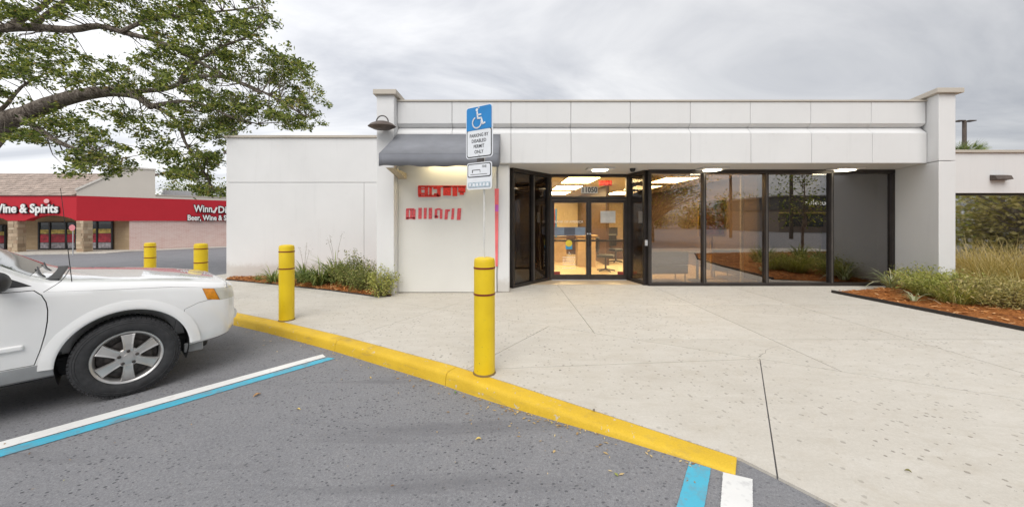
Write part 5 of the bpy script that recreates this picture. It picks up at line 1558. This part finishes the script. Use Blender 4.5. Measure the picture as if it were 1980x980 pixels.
def side_box(name, a, b, z0, z1, thick, mat, off=0.0, par=None, **k):
    nrm = Vector((sd_.y, -sd_.x, 0))           # outward (towards the camera side)
    M = Matrix((sd_, nrm, Vector((0, 0, 1)))).transposed().to_4x4(); M.translation = C0
    mb = MB(); mb.box(a, b, off - thick, off, z0, z1, M); return spart(name, mb, mat, par, **k)
# red band front with arches: three bays
colx = [SX(15), SX(162)]
bays = [(SX(48), SX(147)), (SX(-95), SX(15)), (SX(-230), SX(-128))]
def band():
    x1 = sx0; x0 = SX(-330)
    pts = [(x1, zTop), (x0, zTop), (x0, zBot)]
    for a, b in bays[::-1]:
        pts.append((a, zBot))
        for i in range(1, 12):
            t = i / 12; pts.append((a + (b - a) * t, zBot + .42 * math.sin(math.pi * t) ** .7))
        pts.append((b, zBot))
    pts.append((x1, zBot))
    mb = MB(); mb.prism([(x, SY, z) for x, z in pts], (0, .5, 0)); return spart('sign_band', mb, redband)
band()
nrm_s = Vector((sd_.y, -sd_.x, 0))
SL = 24.0
side_box('sign_band', 0.0, SL, zBot, zTop + .02, .45, redband, .003)
def side_at(px):
    k = (px - CX) / F; return (C0.x - k * C0.y) / (k * sd_.y - sd_.x)
a_ = side_at(250)                                    # where the brick begins along the side
side_box('brick_wall', a_, SL, sz - .3, zBot - .003, .4, brickp, -.10)
# parapet on the side: cream gable then low coping
M = Matrix((sd_, nrm_s, Vector((0, 0, 1)))).transposed().to_4x4(); M.translation = C0
mb = MB()
def side_z(px, py):
    a = side_at(px); return a, EYE - (py - CY) * (C0.y + sd_.y * a) / F
ga, gz = side_z(245, 325); gb, _q = side_z(300, 333); _c, lz_ = side_z(300, 378)
gp = [(0.0, zTop + .022), (0.0, zTop + .42), (ga, gz), (gb, gz), (gb, lz_), (SL, lz_), (SL, zTop + .022)]
mb.prism([M @ Vector((a, -.35, z)) for a, z in gp], nrm_s * .35); spart('parapet', mb, cream)
mb = MB(); cp = [(-.06, zTop + .36), (-.06, zTop + .54), (ga, gz + .12), (gb + .06, gz + .12), (gb + .06, gz + .005), (ga + .02, gz + .005)]
mb.prism([M @ Vector((a, -.40, z)) for a, z in cp], nrm_s * .46); spart('parapet_cap', mb, plain('cap_pale', (0.72, 0.68, 0.62), .6))
mb = MB(); mb.box(gb + .01, SL, -.4, .05, lz_ + .002, lz_ + .08, M); spart('coping', mb, coping)
mb = MB(); mb.box(gb + .5, gb + 2.6, -2.2, -.9, zTop + .3, lz_ + .55, M); spart('roof_unit', mb, galv)
# roof: courses of tile, stepped
tile_m = plain('roof_tile', (0.36, 0.29, 0.245), .85, var=.30, scale=2.2)
mb = MB(); rows_ = 11
zr0, zr1 = zTop + .02, zTop + 2.12
for i in range(rows_):
    z0 = zr0 + (zr1 - zr0) * i / rows_; y0 = SY + .05 + 3.4 * i / rows_; z1 = zr0 + (zr1 - zr0) * (i + 1) / rows_; y1 = SY + .05 + 3.4 * (i + 1) / rows_
    x = SX(-330); 
    while x < sx0 + 3.1 * i / rows_ - .42:
        w = .34; j = random.uniform(-.015, .02)
        mb.prism([(x, y0 - .06, z0 + .06 + j), (x + w - .012, y0 - .06, z0 + .06 + j), (x + w - .012, y1, z1 + .03), (x, y1, z1 + .03)], (0, 0, -.075)); x += w
tag(spart('roof_tiles', mb, tile_m), kind='stuff')
mb = MB(); mb.prism([(SX(-330), SY + .03, zr0 - .06), (sx0, SY + .03, zr0 - .06), (sx0 + 2.9, SY + 3.4, zr1 - .06), (SX(-330), SY + 3.4, zr1 - .06)], (0, .02, -.04)); spart('roof_deck', mb, tile_m)
mb = MB(); mb.box(SX(-330), sx0, SY - .06, SY + .02, zTop - .004, zTop + .06); spart('gutter', mb, plain('gutter_dark', (0.16, 0.07, 0.06), .6))
# stone columns
stone_m = leafmat('stone', [(0.0, (0.33, 0.25, 0.17)), (0.4, (0.46, 0.36, 0.25)), (0.8, (0.56, 0.46, 0.33)), (1.0, (0.36, 0.24, 0.16))], 0.0, .9)
mortar_m = plain('mortar', (0.40, 0.34, 0.27), .9)
def column(x0, x1, y0, y1):
    mb = MB(); mb.box(x0 + .02, x1 - .02, y0 + .02, y1 - .02, sz - .2, zBot); c = spart('column', mb, mortar_m)
    mb = MB(); z = sz
    while z < zBot - .05:
        h = min(random.uniform(.16, .28), zBot - z)
        for ax_, lo, hi in (('f', x0, x1), ('l', y0, y1), ('r', y0, y1)):
            a = lo
            while a < hi - .02:
                l = min(random.uniform(.22, .5), hi - a); d = random.uniform(.0, .03)
                if ax_ == 'f': mb.box(a + .008, a + l - .008, y0 - d, y0 + .04, z + .008, z + h - .008)
                elif ax_ == 'r': mb.box(x1 - .04, x1 + d, a + .008, a + l - .008, z + .008, z + h - .008)
                else: mb.box(x0 - d, x0 + .04, a + .008, a + l - .008, z + .008, z + h - .008)
                a += l
        z += h
    tag(mb.build('stones', stone_m, c), kind='stuff')
column(SX(147), SX(161), SY + .02, SY + .60)
column(SX(15), SX(33), SY + .02, SY + .50)
column(SX(-128), SX(-95), SY + .02, SY + 1.2)
# recessed shop front behind the columns
YB = SY + 2.4
kB = YB / F
BX = lambda px: (px - CX) * kB
bz = lambda py: EYE - (py - CY) * kB
mb = MB(); mb.box(SX(-330), BX(219), YB, YB + .3, sz - .2, zBot + .48); spart('front_wall', mb, tanblock)
mb = MB(); q_ = C0 + sd_ * (a_ + .1) - nrm_s * .35; mb.beam((BX(219), YB + .14, (sz - .2 + zBot) / 2), (q_.x, q_.y, (sz - .2 + zBot) / 2), .2, zBot + .2 - sz); spart('side_wall', mb, tanblock)
mb = MB(); mb.box(SX(-330), sx0 + .2, SY + .5, YB, zBot + .45, zBot + .5); spart('porch_ceiling', mb, cream)
mb = MB(); mb.box(SX(-330), sx0 + 3.0, SY - .7, YB, sz - .2, sz + .10); spart('porch_floor', mb, concrete)
shopglass = glass('shop_glass', (0.5, 0.5, 0.5), .10)
red_print = plain('shop_red_print', (0.42, 0.03, 0.05), .5, var=.5, scale=3); yel_print = plain('shop_yellow_print', (0.55, 0.42, 0.10), .5, var=.7, scale=3); grey_print = plain('shop_grey_print', (0.34, 0.32, 0.34), .5, var=.5, scale=5)
def shopwin(p0, p1, mull, top, bot):
    x0, x1 = BX(p0), BX(p1); z0, z1 = max(bz(bot), sz + .11), bz(top)
    mb = MB(); mb.box(x0, x1, YB - .10, YB - .02, z0, z0 + .08).box(x0, x1, YB - .10, YB - .02, z1 - .08, z1)
    for m in [p0] + list(mull) + [p1 - 3]: mb.box(BX(m), BX(m) + .13, YB - .10, YB - .02, z0 + .08, z1 - .08)
    wf = spart('window', mb, black)
    h = z1 - z0
    mb = MB(); mb.box(x0 + .02, x1 - .02, YB - .05, YB - .045, z0, z1); spart('pane', mb, carglass, wf)
    for a, b, m in ((.05, .24, grey_print), (.26, .55, red_print), (.57, .72, yel_print)):
        mb = MB()
        ms = [p0] + list(mull) + [p1 - 3]
        for q0, q1 in zip(ms, ms[1:]): mb.box(BX(q0) + .16, BX(q1) - .03, YB - .062, YB - .055, z0 + h * a, z0 + h * b)
        spart('window_print', mb, m, wf)
shopwin(76, 150, (97, 128), 429, 486)
shopwin(172, 220, (188,), 427, 486)
shopwin(-40, 14, (-10,), 434, 486)
mb = MB(); mb.box(BX(229), BX(239), YB - .03, YB - .002, bz(462), bz(449)); spart('notice', mb, sign_w)
# lettering: white letters with a dark outline behind
def shop_text(body, size, org, right, par=shop, bold=.012, align='CENTER', sx=1.0):
    nn = Vector(right).cross(Vector((0, 0, 1))).normalized()
    place_text(text_mesh(body, size, .04, align, sx, bold=bold + .05), Vector(org) + nn * .06, right, (0, 0, 1), par, sign_k, 'letter_outline')
    place_text(text_mesh(body, size, .05, align, sx, bold=bold), Vector(org) + nn * .10, right, (0, 0, 1), par, letter_w)
letter_w = plain('letter_white', (0.82, 0.82, 0.80), .4, var=.02)
shop_text('Beer, Wine & Spirits', .90, (SX(116), SY, zE(404)), (1, 0, 0), align='RIGHT', bold=.025, sx=.93)
mb = MB(); c = Vector((SX(94), SY - .1, zE(389)))
mb.lathe([(0, .03), (.2, .03), (.2, 0), (0, 0)], 20, Matrix.Translation(c) @ Matrix.Rotation(R(90), 4, 'X') @ Matrix.Scale(.8, 4, (0, 1, 0))); spart('leaf_emblem', mb, plain('emblem_pink', (0.75, 0.42, 0.42), .5))
# along the side: letters fitted between the photo columns they span
def side_pt(px, py):
    a = side_at(px); p = C0 + sd_ * a; return Vector((p.x, p.y, EYE - (py - CY) * p.y / F)), a
def side_text(body, px0, px1, py, size, fit=None):
    """fit: the leading part of body that spans px0..px1"""
    p, a = side_pt(px0, py); q, b = side_pt(px1, py)
    me = text_mesh(fit or body, size, .01, 'LEFT'); w = max(v.co.x for v in me.vertices); bpy.data.meshes.remove(me)
    shop_text(body, size, p + nrm_s * .01, sd_, bold=.018, align='LEFT', sx=(b - a) / w)
side_text('Winn', 375, 409.5, 404, .86)
mb = MB()
for (u0, v0), (u1, v1) in (((411, 408), (413.5, 412)), ((413.5, 412), (419, 401))):
    A, _a = side_pt(u0, v0); Bp, _b = side_pt(u1, v1); mb.beam(A + nrm_s * .1, Bp + nrm_s * .1, .12, .05, nrm_s)
spart('check_mark', mb, letter_w)
side_text('Dixie', 421, 437, 406, .86, 'Di')
side_text('Beer, Wine & Spirits', 362, 437, 421.5, .66, 'Beer, Wine & S')
# kerb and walk in front of the shop
mb = MB(); z0 = sz
def sidebox2(a, b, o0, o1, z0, z1): mb.box(a, b, o0, o1, z0, z1, M)
sidebox2(-.5, SL, 0, 1.4, sz - .3, sz + .09)
tag(spart('shop_walk', mb, concrete))
# traffic sign seen small by the corner column
st = thing('stop_sign', 'small pink sign beside the corner stone column', 'sign', ((141 - CX) * (SY - 2.2) / F, SY - 2.2, sz))
mb = MB(); mb.tube([(0, 0, 0), (0, 0, 2.1)], .03, 6); mb.build('post', galv, st, world=False)
mb = MB(); mb.lathe([(0, .01), (.22, .01), (.22, 0), (0, 0)], 8, Matrix.Translation((0, -.04, 1.95)) @ Matrix.Rotation(R(90), 4, 'X')); mb.build('plate', plain('stop_pink', (0.66, 0.22, 0.24), .5), st, world=False)

# ================================================================== litter
dry = leafmat('dry_leaf', [(0.0, (0.22, 0.12, 0.05)), (0.5, (0.50, 0.34, 0.14)), (0.9, (0.66, 0.52, 0.28)), (1.0, (0.25, 0.30, 0.06))], .1)
def litter():
    V, Q = [], []
    def leaf(x, y, z, l):
        a = random.uniform(0, 6.28); c_, s_ = math.cos(a), math.sin(a); w = l * random.uniform(.25, .45); b = len(V); cz = random.uniform(.1, .5) * w
        for u, v, h in ((-l, 0, .002), (0, -w, .002 + cz), (l, 0, .004), (0, w, .002 + cz)): V.append((x + u * c_ - v * s_, y + u * s_ + v * c_, z + h + .003))
        Q.append((b, b + 1, b + 2, b + 3))
    for i in range(210):
        u = random.uniform(0.2, 6.2) if random.random() < .45 else random.gauss(1.5, .5)
        u = max(.1, u)
        p, nn = kerb_at(u); o = .188 + abs(random.gauss(0, .022)) + (random.random() ** 4) * .35
        q = p + nn * o; leaf(q.x, q.y, lot_z(q.x, q.y), random.uniform(.006, .022))
    for i in range(45):
        x, y = random.uniform(-4, 3), random.uniform(1.0, 4.5); leaf(x, y, max(lot_z(x, y), 0 if False else lot_z(x, y)), random.uniform(.006, .016))
    link('leaf_litter', raw_mesh('leaf_litter', V, Q), dry)
    return bpy.data.objects['leaf_litter']
tag(litter(), 'dry yellow leaf bits gathered along the kerb', 'leaf litter', None, 'stuff')
def lone_leaf(px, py, l, f, label, mat):
    p = PG(px, py, f)
    mb = MB(); n = 7; vs = []
    for i in range(n):
        t = i / (n - 1); w = l * .42 * math.sin(math.pi * min(.97, max(.04, t))) ** .7; h = .010 * math.sin(t * 3) + .004
        vs += [(l * (t - .5) * 2, -w, h + .35 * w), (l * (t - .5) * 2, 0, h * .5), (l * (t - .5) * 2, w, h + .45 * w)]
    mb.add(vs, [(3 * i + j, 3 * i + 3 + j, 3 * i + 4 + j, 3 * i + 1 + j) for i in range(n - 1) for j in (0, 1)], True)
    me = mb.mesh('fallen_leaf', None)
    o = link('fallen_leaf', me, mat, None, (p.x, p.y, f(p.x, p.y) + .004), (0, 0, random.uniform(0, 6)))
    tag(o, label, 'leaf', 'single fallen leaves')
brown = plain('leaf_brown', (0.42, 0.24, 0.10), .7, var=.4, scale=40); olive = plain('leaf_olive', (0.22, 0.20, 0.06), .7); gold_l = plain('leaf_gold', (0.62, 0.46, 0.14), .7)
lone_leaf(497, 765, .034, lot_z, 'curled brown leaf below the blue bay line', brown)
lone_leaf(925, 851, .022, lot_z, 'small tan leaf on the asphalt under the nearest bollard', gold_l)
lone_leaf(577, 793, .018, lot_z, 'thin yellow leaf on the asphalt right of the brown leaf', gold_l)
lone_leaf(716, 732, .018, lot_z, 'narrow yellow leaf near the kerb middle', gold_l)
lone_leaf(880, 760, .020, lot_z, 'green leaf at the kerb foot by the nearest bollard', plain('leaf_green', (0.10, 0.24, 0.05), .6))
lone_leaf(1756, 913, .015, lambda x, y: 0.0, 'olive leaf on the pale concrete at lower right', olive)
lone_leaf(1148, 795, .018, lambda x, y: 0.002, 'dark leaf lying on the yellow kerb top', plain('leaf_dark', (0.08, 0.06, 0.04), .8))
